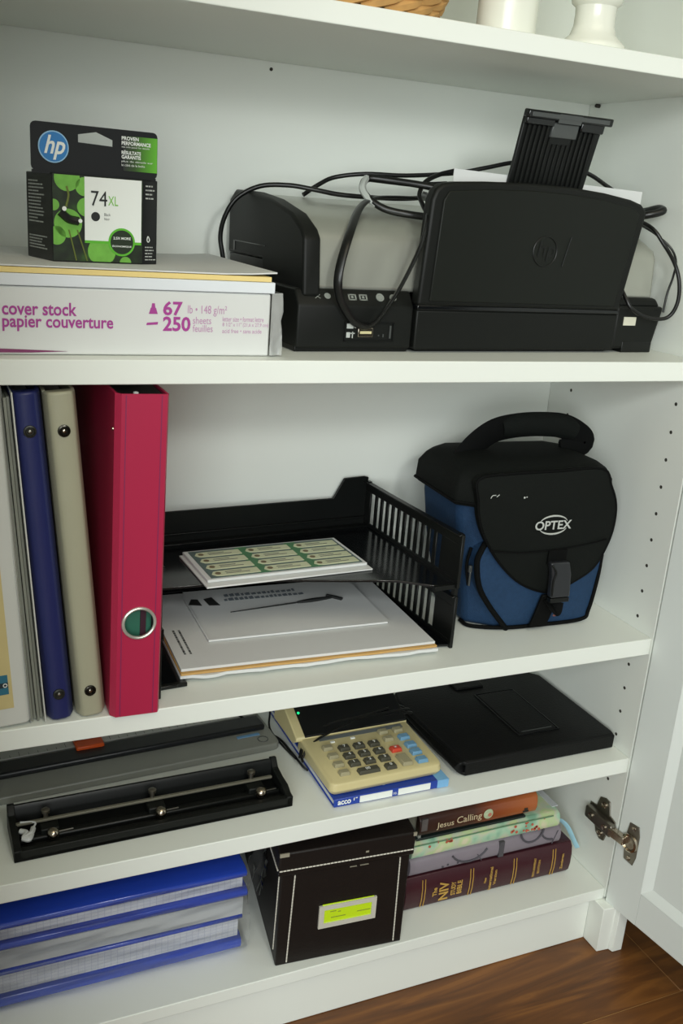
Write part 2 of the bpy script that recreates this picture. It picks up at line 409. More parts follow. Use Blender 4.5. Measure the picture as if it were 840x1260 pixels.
wsk = tag(MB().box(-.277, 0, 0, .216, 0, .0095).build('paper_stack', mat('bluish_white_paper', '#e4e9ee', .8, spec=.2, var=.02), None, bev=.0008), 'stack of white paper lying on the wrapped card stock ream', 'paper'); wsk.location = (-.482, .0195, Z2 + .0544)
mb = MB(); mb.box(-.2785, -.0012, .0, .213, 0, .0043)
csk = tag(mb.build('cream_paper_stack', CREAM, None, bev=.0004), 'thin layer of cream yellow paper between white sheets above the ream', 'paper'); csk.location = (-.4845, .0195, Z2 + .0642)
mb = MB(); N = 12
def curl(x): return .0004 + (.0035 * max(0, (x + .05) / .05) ** 2 if x > -.05 else 0)
v = []; f = []
for i in range(N + 1):
    x = -.277 + .28 * i / N
    for yy in (0, .215):
        v += [(x, yy, .0002 + .6 * curl(x)), (x, yy, .0014 + .6 * curl(x))]
for i in range(N):
    a = 4 * i; f += [(a + 1, a + 5, a + 7, a + 3), (a, a + 2, a + 6, a + 4), (a, a + 4, a + 5, a + 1), (a + 2, a + 3, a + 7, a + 6)]
f += [(0, 1, 3, 2), (4 * N, 4 * N + 2, 4 * N + 3, 4 * N + 1)]
tps = tag(mb.add(v, f).build('paper_sheets', PAPER, None), 'top few white sheets with a lifted corner under the ink cartridge box', 'paper'); tps.location = (-.4835, .0205, Z2 + .0686)

# ------------------------------------------------------------------ ink cartridge box
ik = thing('ink_cartridge_box', 'black and green ink cartridge box with hang tab on the paper pile', 'ink box', (-.661, .066, Z2 + .0703), 6)
CARD = mat('black_carton', '#1e2022', .42, spec=.3, var=.04); CARDK = mat('black_carton_side', '#121415', .38, var=.03)
BH = .0695
MB().prism([(0, 0), (.076, 0), (.091, .0062), (.091, .045), (-.0085, .0535)], 'z', 0, BH).build('carton', CARDK, ik, bev=.0008)
# hang tab with a real hand hole: outer ring bridged to inner ring
outer = rrect(-.0152, .0895, .0705, .1075, .004, 3)
hole = [(.0225, .0945), (.0225, .1005), (.0375, .1035), (.0512, .0985), (.0512, .0935)]
def plate_hole(outer, hole, y0, y1):
    mb = MB()
    def near(p): return min(range(len(outer)), key=lambda i: (outer[i][0] - p[0]) ** 2 + (outer[i][1] - p[1]) ** 2)
    from mathutils.geometry import tessellate_polygon
    tri = tessellate_polygon([[Vector((a, b, 0)) for a, b in outer], [Vector((a, b, 0)) for a, b in hole]])
    allp = outer + hole; N = len(allp); no = len(outer)
    v = [(a, y0, b) for a, b in allp] + [(a, y1, b) for a, b in allp]
    f = [tuple(t) for t in tri] + [tuple(i + N for i in t) for t in tri]
    f += [(i, (i + 1) % no, N + (i + 1) % no, N + i) for i in range(no)]
    h = len(hole); f += [(no + i, no + (i + 1) % h, N + no + (i + 1) % h, N + no + i) for i in range(h)]
    return mb.add(v, f)
plate_hole(outer, hole, .0035, .005).build('hang_tab', CARD, ik, smooth=0)
MB().box(-.0145, .0885, .0038, .006, BH - .001, .0712).build('tab_neck', CARD, ik)
GRN = mat('lime_print', '#5fb82e', .45, var=.1); gm = MATS['lime_print']
grad = mat('green_fade_print', '#4f9a28', .45, var=0); n, l, b = nodes_of(grad)
tc = n.new('ShaderNodeTexCoord'); sp = n.new('ShaderNodeSeparateXYZ'); l.new(tc.outputs['Object'], sp.inputs[0])
mr = n.new('ShaderNodeMapRange'); mr.inputs[1].default_value = .060; mr.inputs[2].default_value = .088; l.new(sp.outputs[0], mr.inputs[0])
rr_ = ramp(n, [(0, '#26282a'), (.35, '#33501f'), (1, '#63b52e')]); l.new(mr.outputs[0], rr_.inputs[0]); l.new(rr_.outputs[0], b.inputs['Base Color'])
MB().box(.06, .0892, .0030, .0034, .0755, .1030).build('green_panel', grad, ik)
BLUE = mat('logo_blue', '#2f7fc4', .4, var=.12, scale=150); WPR = mat('white_print', '#eef2ee', .5, var=0)
MB().lathe([(.0122, 0), (.0122, .0003)], (.0026, .0034, .0893), (0, -1, 0), 32).build('logo_rim', mat('logo_pale_blue', '#9cc9ea', .4, var=0), ik)
MB().lathe([(.0112, 0), (.0112, .0003)], (.0026, .0030, .0893), (0, -1, 0), 32).build('logo_disc', BLUE, ik)
mb = MB(); mb.text('hp', (-.0062, .0026, .0795), .0155, .0185, bold=.02, shear=.26); mb.build('logo_letters', WPR, ik, smooth=0)
mb = MB(); y = .0028
mb.text('PROVEN', (.0583, y, .0995), .0145, .0030, bold=.03); mb.text('PERFORMANCE', (.0583, y, .0957), .0250, .0030, bold=.03); mb.text('see side panel for details', (.0583, y, .0933), .0238, .0017)
mb.text('RÉSULTATS', (.0583, y, .0885), .0165, .0034, bold=.03); mb.text('GARANTIS', (.0583, y, .0850), .0165, .0030, bold=.03); mb.text('plus de détails sur', (.0583, y, .0820), .027, .0018); mb.text('le côté de la boîte', (.0583, y, .0792), .020, .0018)
mb.build('tab_lettering', WPR, ik, smooth=0)
# printed front panel: photo of green bubbles
pic = mat('bubble_print', '#1b2418', .4, var=0); n, l, b = nodes_of(pic)
tc = n.new('ShaderNodeTexCoord'); vo = n.new('ShaderNodeTexNoise'); vo.inputs['Scale'].default_value = 60; l.new(tc.outputs['Object'], vo.inputs['Vector'])
rr_ = ramp(n, [(.35, '#0e130e'), (.6, '#22331a'), (.75, '#35561f')]); l.new(vo.outputs['Fac'], rr_.inputs[0]); l.new(rr_.outputs[0], b.inputs['Base Color'])
MB().box(.0003, .0757, -.0004, -.0001, .001, BH - .0005).build('front_print', pic, ik)
bub = mat('bubble_green', '#76b84a', .35, var=.3, scale=120)
def clipdisc(cx, cz, r, x0, x1, z0, z1, y, n=28):
    pts = []
    for k in range(n):
        a = 2 * PI * k / n; pts.append((min(max(cx + r * math.cos(a), x0), x1), min(max(cz + r * math.sin(a), z0), z1)))
    return MB().prism(pts, 'y', y, y + .0002)
for (cx, cz, r) in ((.012, .0665, .0105), (.0262, .0605, .0075), (.0275, .0445, .0075), (.0125, .031, .0115), (.001, .045, .0045), (.003, .021, .0075), (.0405, .0095, .0118), (.061, .001, .005)):
    x1 = .0262 if cz > .016 else .0755
    c = clipdisc(cx, cz, r, .0004, x1, .0012, BH - .0008, -.0008).build('bubble', bub, ik)
mb = MB(); mb.tube([(.006, -.0011, .040), (.013, -.0012, .0345), (.021, -.0011, .033)], .0035, 8); mb.build('cartridge_picture', CARDK, ik)
mb = MB(); mb.disc((.0085, -.0046, .0425), (0, -1, 0), .0018); mb.disc((.0215, -.0046, .0335), (0, -1, 0), .0016); mb.build('glint_print', WPR, ik)
mb = MB()
for a in ((.013, .016, .019), (.02, .024, .028)):
    mb.tube([(a[0], -.0009, .026), (a[1], -.0009, .014), (a[2], -.0009, .0015)], .0006, 5)
mb.tube([(.0115, -.0009, .060), (.013, -.0009, .053), (.011, -.0009, .044)], .0009, 5)
mb.build('stem_print', mat('olive_print', '#6f7a3a', .5), ik)
MB().box(.0262, .0745, -.0010, -.0004, .0175, BH - .001).build('white_label', WPR, ik)
MB().box(.0262, .0745, -.00102, -.0004, .0160, .0182).build('green_line', GRN, ik)
mb = MB(); y = -.0011; mb.text('74', (.0315, y, .0460), .0135, .0120); mb.disc((.0352, y, .0375), (0, -1, 0), .0037, .0002); mb.build('number_print', INK, ik, smooth=0)
mb = MB(); mb.text('XL', (.0458, y, .0470), .0085, .0075); mb.build('size_print', mat('xl_green', '#7cc242', .5, var=0), ik, smooth=0)
mb = MB(); mb.text('Black', (.0425, y, .0385), .0052, .0022); mb.text('Noir', (.0425, y, .0350), .0045, .0020); mb.build('colour_print', GREYD, ik, smooth=0)
MB().lathe([(.0115, 0), (.0115, .0004)], (.0575, -.0010, .0178), (0, -1, 0), 32).build('seal_rim', GRN, ik)
MB().lathe([(.0098, 0), (.0098, .0004)], (.0575, -.0013, .0178), (0, -1, 0), 32).build('seal', mat('seal_dark', '#22301d', .4, var=0), ik)
mb = MB(); mb.text('2.5X MORE', (.0500, -.0018, .0200), .015, .0021, bold=.02); mb.text('ÉCONOMIQUE', (.0492, -.0018, .0135), .0165, .0020, bold=.02); mb.build('seal_lettering', WPR, ik, smooth=0)
# fine print on the two narrow sides
def sideprint(o, r, lines, w, h, gap, seed):
    rnd = random.Random(seed); mb = MB(); O = Vector(o); R = Vector(r).normalized(); N = R.cross(Vector((0, 0, 1)))
    for i in range(lines):
        ww = w * rnd.uniform(.55, 1); z = -gap * i; x = 0.
        while x < ww:
            e = min(ww, x + rnd.uniform(.0012, .004)); p = O + Vector((0, 0, z)) + N * .0003
            mb.quad(p + R * x, p + R * e, p + R * e + Vector((0, 0, h)), p + R * x + Vector((0, 0, h))); x = e + .0006
    return mb
dv = Vector((.0085, -.0535, 0)).normalized()
sideprint((-.0076, .048, .062), dv, 13, .033, .0011, .0027, 1).build('side_print', GREYL, ik, smooth=0)
sideprint((-.0076, .048, .018), dv, 5, .038, .0010, .0024, 2).build('side_print', GREYL, ik, smooth=0)
dv2 = Vector((.015, .0062, 0)).normalized()
sideprint((.0785, .0010, .064), dv2, 4, .012, .0012, .0033, 3).build('side_print', GREYL, ik, smooth=0)
sideprint((.0785, .0010, .014), dv2, 5, .013, .0009, .0026, 4).build('side_print', GREYL, ik, smooth=0)
mb = MB(); mb.tube([(.0805, .0012, .0205), (.0815, .0016, .0235), (.083, .0022, .0205), (.0817, .0016, .0188)], .0004, 5, True); mb.build('drop_print', WPR, ik)

# ------------------------------------------------------------------ printer
pr = thing('inkjet_printer', 'black and silver inkjet printer with its front paper tray folded up', 'printer', (-.450, .045, Z2), 2.5)
PW = .440
mb = MB()
base_p = [(.0, .004), (.0, .043), (.010, .057), (.185, .057), (.185, .004)]
mb.prism(base_p, 'x', .0, .1215); mb.build('base_left', BLACKP, pr, bev=.002)
mb = MB(); mb.hexa([(.3745, 0, .004), (.430, 0, .004), (.430, .17, .004), (.3745, .185, .004)], [(.3745, 0, .050), (.4405, 0, .050), (.4405, .17, .050), (.3745, .185, .050)])
mb.hexa([(.3745, .003, .0495), (.438, .003, .0495), (.438, .17, .0495), (.3745, .18, .0495)], [(.3745, .008, .0585), (.434, .008, .0585), (.434, .17, .0585), (.3745, .18, .0585)])
mb.build('base_right', BLACKP, pr, bev=.003)
mb = MB().box(.388, .43, -.0004, .014, .0002, .012); mb.box(.0, .12, .004, .17, .0002, .006); mb.box(.13, .37, .006, .17, .0002, .006); mb.build('feet', BLACKS, pr, bev=.001)
MB().prism([(-.003, .0035), (-.003, .041), (.002, .0428), (.02, .044), (.18, .044), (.18, .0035)], 'x', .1232, .3730).build('front_panel', BLACKP, pr, bev=.0015)
MB().box(.385, .402, -.0008, .0002, .0295, .0385).build('rating_label', mat('pale_label', '#d8d6c4', .5), pr)
# icons on the sloping strip
mb = MB(); s = Vector((0, .010, .014)).normalized()
def ic(st, x, w, h, t=.4): mb.text(st, (x, .010 * t, .043 + .014 * t), w, h, u=tuple(s), bold=.01, lift=.0004)
ic('✕', .018, .006, .0045); ic('●', .028, .0065, .006)
for x in (.0525, .0640):
    o_ = Vector((x, .010 * .35, .043 + .014 * .35)); nn_ = Vector((1, 0, 0)).cross(s) * .0004
    for aa, bb in (((0, 0), (.0085, .0012)), ((0, .0052), (.0085, .0064)), ((0, 0), (.0016, .0064)), ((.0069, 0), (.0085, .0064)), ((.003, .002), (.0055, .0046))):
        q = [o_ + Vector((1, 0, 0)) * u_ + s * w_ + nn_ for u_, w_ in ((aa[0], aa[1]), (bb[0], aa[1]), (bb[0], bb[1]), (aa[0], bb[1]))]; mb.quad(*q)
mb.build('button_icons', mat('dim_grey_print', '#858a84', .5, var=0), pr, smooth=0)
mb = MB()
for x, r in ((.0860, .0042), (.1000, .0036)):
    c_ = Vector((x, .010 * .55, .043 + .014 * .55)) + Vector((1, 0, 0)).cross(s) * .0003
    mb.lathe([(r, 0), (r, .0008), (r * .6, .0008), (r * .5, .0002)], c_, tuple(Vector((1, 0, 0)).cross(s)), 20)
mb.build('round_buttons', MATS['dim_grey_print'], pr)
# camera port recess
mb = MB(); x0, x1, z0, z1 = .048, .101, .0105, .0285
mb.box(x0, x1, -.0012, 0, z0, z0 + .0012); mb.box(x0, x1, -.0012, 0, z1 - .0012, z1); mb.box(x0, x0 + .0012, -.0012, 0, z0, z1); mb.box(x1 - .0012, x1, -.0012, 0, z0, z1)
mb.build('port_bezel', BLACKS, pr)
mb = MB(); mb.box(.0625, .0785, -.0012, -.0002, .0145, .0232); mb.build('port_socket', CHROME, pr, bev=.0006)
MB().box(.0645, .0765, -.0016, -.0011, .0178, .0202).build('port_tongue', mat('ivory_plastic', '#d9cf9e', .4, var=0), pr)
mb = MB(); y = -.0003
for (xa, za, w, h) in ((.0505, .0225, .007, .0045), (.0505, .0140, .004, .005)):
    mb.box(xa, xa + w, y - .0003, y, za, za + h)
mb.box(.0565, .0575, y - .0003, y, .0135, .0195); mb.box(.0550, .0592, y - .0003, y, .0175, .0185); mb.disc((.0596, y, .0245), (0, -1, 0), .0016, .0003)
mb.build('port_icons', GREYL, pr, smooth=0)
mb = MB(); mb.box(.0842, .0856, y - .0003, y, .0155, .0168); mb.box(.0892, .0904, y - .0003, y, .0145, .0175); mb.box(.0962, .098, y - .0006, y, .0135, .0255); mb.build('port_marks', GREYD, pr)
# silver cover and black end caps share one profile
prof = [(.012, .056), (.015, .100), (.020, .108), (.045, .120), (.098, .1305), (.148, .136), (.190, .1365), (.205, .128), (.203, .056)]
MB().prism(prof, 'x', .016, .432).build('cover', SILVER, pr, bev=.004, seg=3)
capp = [(.004, .0500), (.010, .102), (.018, .110), (.043, .122), (.097, .133), (.147, .138), (.192, .139), (.209, .129), (.207, .075), (.11, .075), (.105, .0500)]
MB().prism(capp, 'x', .006, .0235).build('end_cap', BLACKP, pr, bev=.003, seg=3)
MB().prism([(.105, .056), (.11, .0745), (.206, .0745), (.204, .056)], 'x', .008, .0225).build('end_cap_lower', BLACKS, pr)
mb = MB(); mb.box(.0054, .0062, .1, .19, .0875, .0885); mb.box(.0054, .0062, .1855, .19, .078, .0885); mb.build('cap_groove', BLACKG, pr)
# folded-up output tray
tp = [(.1215, .0455), (.1265, .143), (.1300, .152), (.137, .1575), (.150, .1600), (.187, .1628), (.235, .1650), (.284, .1650), (.33, .1622), (.366, .1580), (.380, .1545), (.3872, .1490), (.3885, .1440), (.372, .0455)]
MB().prism(tp, 'y', -.006, .009).build('output_tray', BLACKP, pr, bev=.0035, seg=3)
ti = [(.1335, .0500), (.1385, .143), (.1440, .1515), (.187, .1558), (.235, .1580), (.284, .1580), (.33, .1552), (.368, .1505), (.3780, .1440), (.3625, .0500)]
MB().prism(ti, 'y', -.0075, -.0055).build('tray_face', mat('black_plastic_face', '#151814', .48, spec=.25, bump=.04, bscale=1200), pr, bev=.0012)
MB().box(.1225, .373, -.0045, .006, .0415, .0462).build('tray_pivot', BLACKG, pr, bev=.001)
# embossed badge
mb = MB(); ring = [(.262 + .0145 * math.cos(2 * PI * k / 28), -.0077, .102 + .0145 * math.sin(2 * PI * k / 28)) for k in range(28)]
mb.tube(ring, .0007, 6, True, 1); mb.build('badge_ring', BLACKS, pr)
mb = MB(); mb.text('hp', (.2515, -.0078, .0925), .021, .019, shear=.2, lift=.0004); mb.build('badge_letters', BLACKS, pr, smooth=0)
mb = MB(); mb.hexa([(.2845, -.0082, .0885), (.2858, -.0082, .0885), (.2858, -.0072, .0885), (.2845, -.0072, .0885)], [(.2918, -.0082, .1175), (.2931, -.0082, .1175), (.2931, -.0072, .1175), (.2918, -.0072, .1175)]); mb.build('badge_slash', BLACKG, pr)
# tray extension, leaning to the viewer
eo = Vector((.2290, .024, .1585)); er = Vector((1, .0, 0)); eu = Vector((.0050, -.012, .0765)); el = eu.length; eu = eu.normalized(); en = er.cross(eu).normalized()
er = Vector((1, .0, .006))
def ep(a, b_, t): q = eo + er * a + eu * b_ + en * t; return tuple(q)
def ebox(mb, a0, a1, b0, b1, t0, t1, ta0=None, ta1=None):
    ta0 = a0 if ta0 is None else ta0; ta1 = a1 if ta1 is None else ta1
    return mb.hexa([ep(a0, b0, t0), ep(a1, b0, t0), ep(a1, b0, t1), ep(a0, b0, t1)], [ep(ta0, b1, t0), ep(ta1, b1, t0), ep(ta1, b1, t1), ep(ta0, b1, t1)])
ext = ebox(MB(), 0, .0935, -.012, .0735, -.004, 0, .0, .097).build('tray_extension', BLACKS, pr, bev=.0008)
mb = MB()
for k in range(15):
    a = .005 + .0058 * k
    if 6 <= k <= 9: ebox(mb, a, a + .0024, .001, .046, 0, .0016)
    elif k in (5, 10): ebox(mb, a, a + .0024, .001, .052, 0, .0018)
    else: ebox(mb, a, a + .003, .001, .064, 0, .0022)
mb.build('extension_ribs', BLACKP, pr, bev=.0003, seg=1)
mb = MB(); ebox(mb, .034, .066, .052, .066, -.001, .0024, .034, .066); mb.build('finger_notch', GREYD, pr, bev=.001)
mb = MB(); ebox(mb, -.0008, .1035, .068, .0755, -.003, .0062); ebox(mb, .0, .034, .062, .069, -.001, .0045); ebox(mb, .067, .096, .060, .069, -.001, .0045); mb.build('extension_lip', BLACKG, pr, bev=.0012)
mb = MB(); ebox(mb, .003, .0985, .0698, .0738, .0063, .0068); ebox(mb, .036, .064, .066, .0745, .0052, .0066); mb.build('lip_edge', GREYD, pr, bev=.0004)

# sheet of paper lying behind the folded tray
sh = tag(MB().box(.165, .405, .028, .0288, .118, .1705).build('paper_sheet', PAPER, None), 'white sheet of paper sticking up behind the folded printer tray', 'paper')
sh.location = (-.450, .045, Z2); sh.rotation_euler = (0, math.radians(1.2), math.radians(2.5)); sh.location.z += .006

# ------------------------------------------------------------------ cables on the printer (coordinates in the printer's frame)
def cable(name, label, paths, cat='cable', mm=BLACKR):
    t = thing(name, label, cat, (-.450, .045, Z2), 2.5)
    for pn, pts, r, w in paths: MB().tube(pts, r, 10, wide=w).build(pn, mm, t)
    return t
A_ = [(-0.0058, 0.165, 0.03), (-0.0148, 0.165, 0.0724), (-0.0181, 0.165, 0.0925), (-0.0154, 0.16, 0.1128), (-0.0049, 0.155, 0.131), (0.0172, 0.15, 0.1436), (0.044, 0.14, 0.1465), (0.0668, 0.13, 0.1444), (0.0924, 0.125, 0.1415), (0.1229, 0.12, 0.141), (0.1615, 0.12, 0.142), (0.1898, 0.11, 0.1454), (0.2184, 0.1, 0.15)]
B_ = [(0.0650, 0.150, 0.1385), (0.0821, 0.15, 0.1499), (0.1002, 0.15, 0.1584), (0.131, 0.14, 0.1641), (0.1743, 0.13, 0.1659), (0.2282, 0.12, 0.1726), (0.2622, 0.11, 0.1811), (0.2882, 0.1, 0.1882), (0.3319, 0.09, 0.1943), (0.3728, 0.08, 0.1841), (0.4015, 0.08, 0.1735), (0.4234, 0.08, 0.1646)]
cable('power_cord', 'black power cord arching over the left end of the printer', [('cord', A_, .0024, 1.), ('cord', B_, .0023, 1.)])
C_ = [(0.1844, 0.1, 0.1440), (0.1406, 0.1, 0.1425), (0.113, 0.09, 0.1390), (0.0797, 0.05, 0.1285), (0.0469, 0.002, 0.1050), (0.0336, -0.010, 0.0741), (0.0362, -0.009, 0.0526), (0.0486, -0.008, 0.0343), (0.0588, -0.007, 0.0268), (0.0709, -0.007, 0.0254), (0.0818, -0.008, 0.0356), (0.0958, -0.010, 0.0579), (0.1079, -0.012, 0.0842), (0.1175, -0.012, 0.1101), (0.138, 0.02, 0.1410), (0.150, 0.05, 0.1459)]
cable('ribbon_cable', 'black twin-lead cable hanging in a loop down the printer front', [('lead', C_, .0019, 2.3)])
D_ = [(0.178, 0.06, 0.153), (0.1598, 0.07, 0.1561), (0.1333, 0.09, 0.1585), (0.1125, 0.1, 0.1584), (0.1028, 0.09, 0.1478), (0.1079, 0.08, 0.1380), (0.1208, 0.07, 0.1304), (0.1416, 0.06, 0.1274), (0.1559, 0.045, 0.1268), (0.165, 0.035, 0.130)]
E_ = [(0.2089, 0.09, 0.1737), (0.1898, 0.09, 0.1683), (0.1712, 0.085, 0.1598), (0.1628, 0.08, 0.1483), (0.16, 0.07, 0.1404), (0.1565, 0.05, 0.1302), (0.1579, 0.03, 0.1265)]
G_ = [(.20, .09, .160), (.17, .095, .157), (.14, .1, .1575), (.112, .1, .1584)]
uc = cable('coiled_cable', 'coil of black cable lying on the silver printer top', [('coil', D_, .0036, 1.), ('coil', E_, .0024, 1.), ('coil', G_, .0028, 1.)], 'cable')
mb = MB().tube([(.1115, .1, .1592), (.1032, .091, .152), (.1022, .087, .146), (.1062, .081, .139), (.112, .076, .134)], .0034, 8)
mb.build('cable_highlight', mat('pale_cable_highlight', '#b9beb9', .15, spec=.6), uc)  # pale grey tube paints the highlight along the bend of the black coil
F_ = [(0.4112, 0.05, 0.1406), (0.4172, 0.03, 0.1442), (0.4300, 0.022, 0.1481), (0.4364, 0.022, 0.1511), (0.4403, 0.035, 0.1526), (0.4406, 0.06, 0.148), (0.4359, 0.09, 0.1462)]
H_ = [(0.400, 0.05, 0.1440), (0.3999, 0.0, 0.1336), (0.4092, -0.015, 0.1171), (0.4252, -0.02, 0.0973), (0.4315, -0.025, 0.077), (0.4331, -0.025, 0.0556), (0.4268, -0.02, 0.0409), (0.406, -0.014, 0.0398), (0.3861, -0.010, 0.0476), (0.3800, -.004, 0.0584), (0.3797, 0.008, 0.0707)]
I_ = [(0.4272, 0.04, 0.1334), (0.4195, 0.01, 0.1261), (0.4300, -0.005, 0.1132), (0.4380, -0.008, 0.0995), (0.4395, -0.006, 0.0822), (0.4372, -0.004, 0.0650), (0.434, -0.006, 0.045)]
cable('looped_cable', 'black cable looping beside the right end of the printer', [('loop', F_, .0042, 1.), ('loop', H_, .0021, 1.), ('loop', I_, .0012, 1.)])

# ------------------------------------------------------------------ binders
VIN = mat('navy_vinyl', '#232a5e', .38, spec=.45, var=.05, bump=.12, bscale=120)
BEI = mat('beige_vinyl', '#a7a58e', .42, spec=.4, var=.04, bump=.12, bscale=120)
WHV = mat('white_vinyl', '#d3d5cf', .3, spec=.5, var=.02)
PINK = mat('raspberry_board', '#b02449', .42, spec=.4, var=.05, scale=18)
PINKD = mat('raspberry_crease', '#7e2a58', .45, var=0)
def binder(name, label, x, w, ry, y0, m, h=.297, depth=.24, rivets=True):
    t = thing(name, label, 'binder', (x, y0, Z3 + .0006), 0, None, ry)
    MB().prism([(0, .010), (.0035, .002), (.008, 0), (w - .008, 0), (w - .0035, .002), (w, .010), (w, .0125), (0, .0125)], 'z', 0, h).build('spine', m, t, bev=.0025, seg=3)
    MB().box(0, .0028, .0125, depth, 0, h).build('cover', m, t, bev=.0008)
    MB().box(w - .0028, w, .0125, depth, 0, h).build('cover', m, t, bev=.0008)
    MB().box(.004, w - .004, .022, depth - .012, .008, h - .012).build('pages', PAPER, t)
    if rivets:
        for z in (.026, h - .032):
            mb = MB().lathe([(.0052, 0), (.005, .0012), (.0038, .0016), (.003, .0004), (.0022, .0004), (.0016, .001), (.0004, .0012)], (w * .5, 0, z), (0, -1, 0), 20); mb.build('rivet', mat('navy_rivet', '#33342f', .4, metal=.5) if name.startswith('navy') else mat('dark_rivet', '#3a3832', .25, metal=.9), t)
            mb = MB().lathe([(.0002, .0011), (.0014, .0014), (.0004, .0018)], (w * .5, 0, z), (0, -1, 0), 12); mb.build('rivet_pin', STEEL if name.startswith('navy') else CHROME, t)
    return t
wb = binder('white_binder', 'white binder with a cream spine label, first in the binder row', -.7485, .0555, -3.2, .003, WHV, rivets=False)
MB().box(.003, .0405, -.0005, .0, .018, .175).build('spine_label', mat('cream_label', '#cdbd86', .55), wb)
MB().box(.022, .0375, -.0008, -.0004, .032, .0505).build('label_logo', mat('teal_label', '#2e6f86', .5), wb)
MB().box(.022, .0375, -.00095, -.0007, .0385, .0432).build('label_band', mat('dark_teal_label', '#26333c', .5), wb)
mb = MB(); mb.tube([(.035 + .0016 * math.cos(q * PI / 5), -.0011, .0408 + .0016 * math.sin(q * PI / 5)) for q in range(10)], .0004, 5, True, 1); mb.build('label_ring', WPR, wb)
ds = thing('document_sleeves', 'thin bundle of clear document sleeves between white and navy binders', 'sleeves', (-.6955, .004, Z3 + .0006), 0, None, -3.9)
for k in range(4):
    MB().box(.0006 + .0028 * k, .0028 + .0028 * k, .004 + .004 * (k % 2), .232, .001, .292).build('sleeve', mat('grey_clear_sleeves', '#83867c', .4, var=.2, scale=30), ds)
MB().box(.0122, .0134, .0, .235, .0, .2965).build('sleeve_edge', WHV, ds, bev=.0004)
MB().box(.0002, .0006, .001, .232, .001, .294).build('clear_cover', FILM2, ds)
binder('navy_binder', 'slim navy blue binder leaning between clear sleeves and beige binder', -.6805, .0232, -4.5, .004, VIN)
binder('beige_binder', 'slim greyish beige binder leaning toward the navy one', -.6548, .0255, -4.6, .003, BEI)
# raspberry lever arch file
la = thing('lever_arch_file', 'upright raspberry pink lever arch file with metal finger ring on spine', 'binder', (-.6275, -.004, Z3 + .0006), 0, None, .9)
LW, LH = .0445, .2965
ring_c = (.0235, .0915); rr = .0137
hole_ = [(ring_c[0] + rr * math.cos(2 * PI * k / 24), ring_c[1] + rr * math.sin(2 * PI * k / 24)) for k in range(24)]
plate_hole([(.0045, 0), (LW - .002, 0), (LW - .002, LH), (.0045, LH)], hole_, 0, .0022).build('spine', PINK, la, smooth=30)
MB().prism([(.0, .0055), (.0045, 0), (.0045, .0022), (.0018, .0065)], 'z', 0, LH).build('spine_edge', PINK, la)
MB().prism([(LW, .004), (LW - .002, 0), (LW - .002, .0022), (LW - .0018, .0055)], 'z', 0, LH).build('spine_edge', PINK, la)
for xx in (.0078, .0375):
    MB().box(xx, xx + .0007, -.0003, .0001, .001, LH - .001).build('crease', PINKD, la)
MB().box(.0, .0022, .0055, .25, 0, LH).build('cover', PINK, la, bev=.0006)
MB().box(LW - .0022, LW, .0045, .25, 0, LH).build('cover', PINK, la, bev=.0006)
ringpts = [(ring_c[0] + (rr + .0004) * math.cos(2 * PI * k / 32), -.0004, ring_c[1] + (rr + .0004) * math.sin(2 * PI * k / 32)) for k in range(32)]
MB().tube(ringpts, .0015, 8, True, 1).build('finger_ring', mat('bright_nickel', '#cfccc2', .3, metal=.6, var=0), la)
LIN = mat('black_lining', '#0c0f0d', .6, var=0)
MB().box(.0024, LW - .0024, .012, .245, .003, LH - .0025).build('inner_lining', LIN, la)
MB().box(.008, LW - .008, .0095, .012, ring_c[1] - .022, ring_c[1] + .022).build('inner_sheet', mat('green_inner_sheet', '#2f6b57', .5, var=.25), la)
MB().box(ring_c[0] + .003, ring_c[0] + .008, .0080, .0095, ring_c[1] - .02, ring_c[1] + .02).build('inner_spine', mat('maroon_strip', '#3b1a2a', .5), la)
MB().lathe([(.0024, 0), (.0022, .0015), (.0006, .002)], (.019, .014, LH - .0025), (0, 0, 1), 14).build('top_rivet', WPR, la)
MB().lathe([(.0016, 0), (.0014, .001), (.0004, .0013)], (.0, .010, LH - .031), (-1, 0, 0), 12).build('side_rivet', CHROME, la)

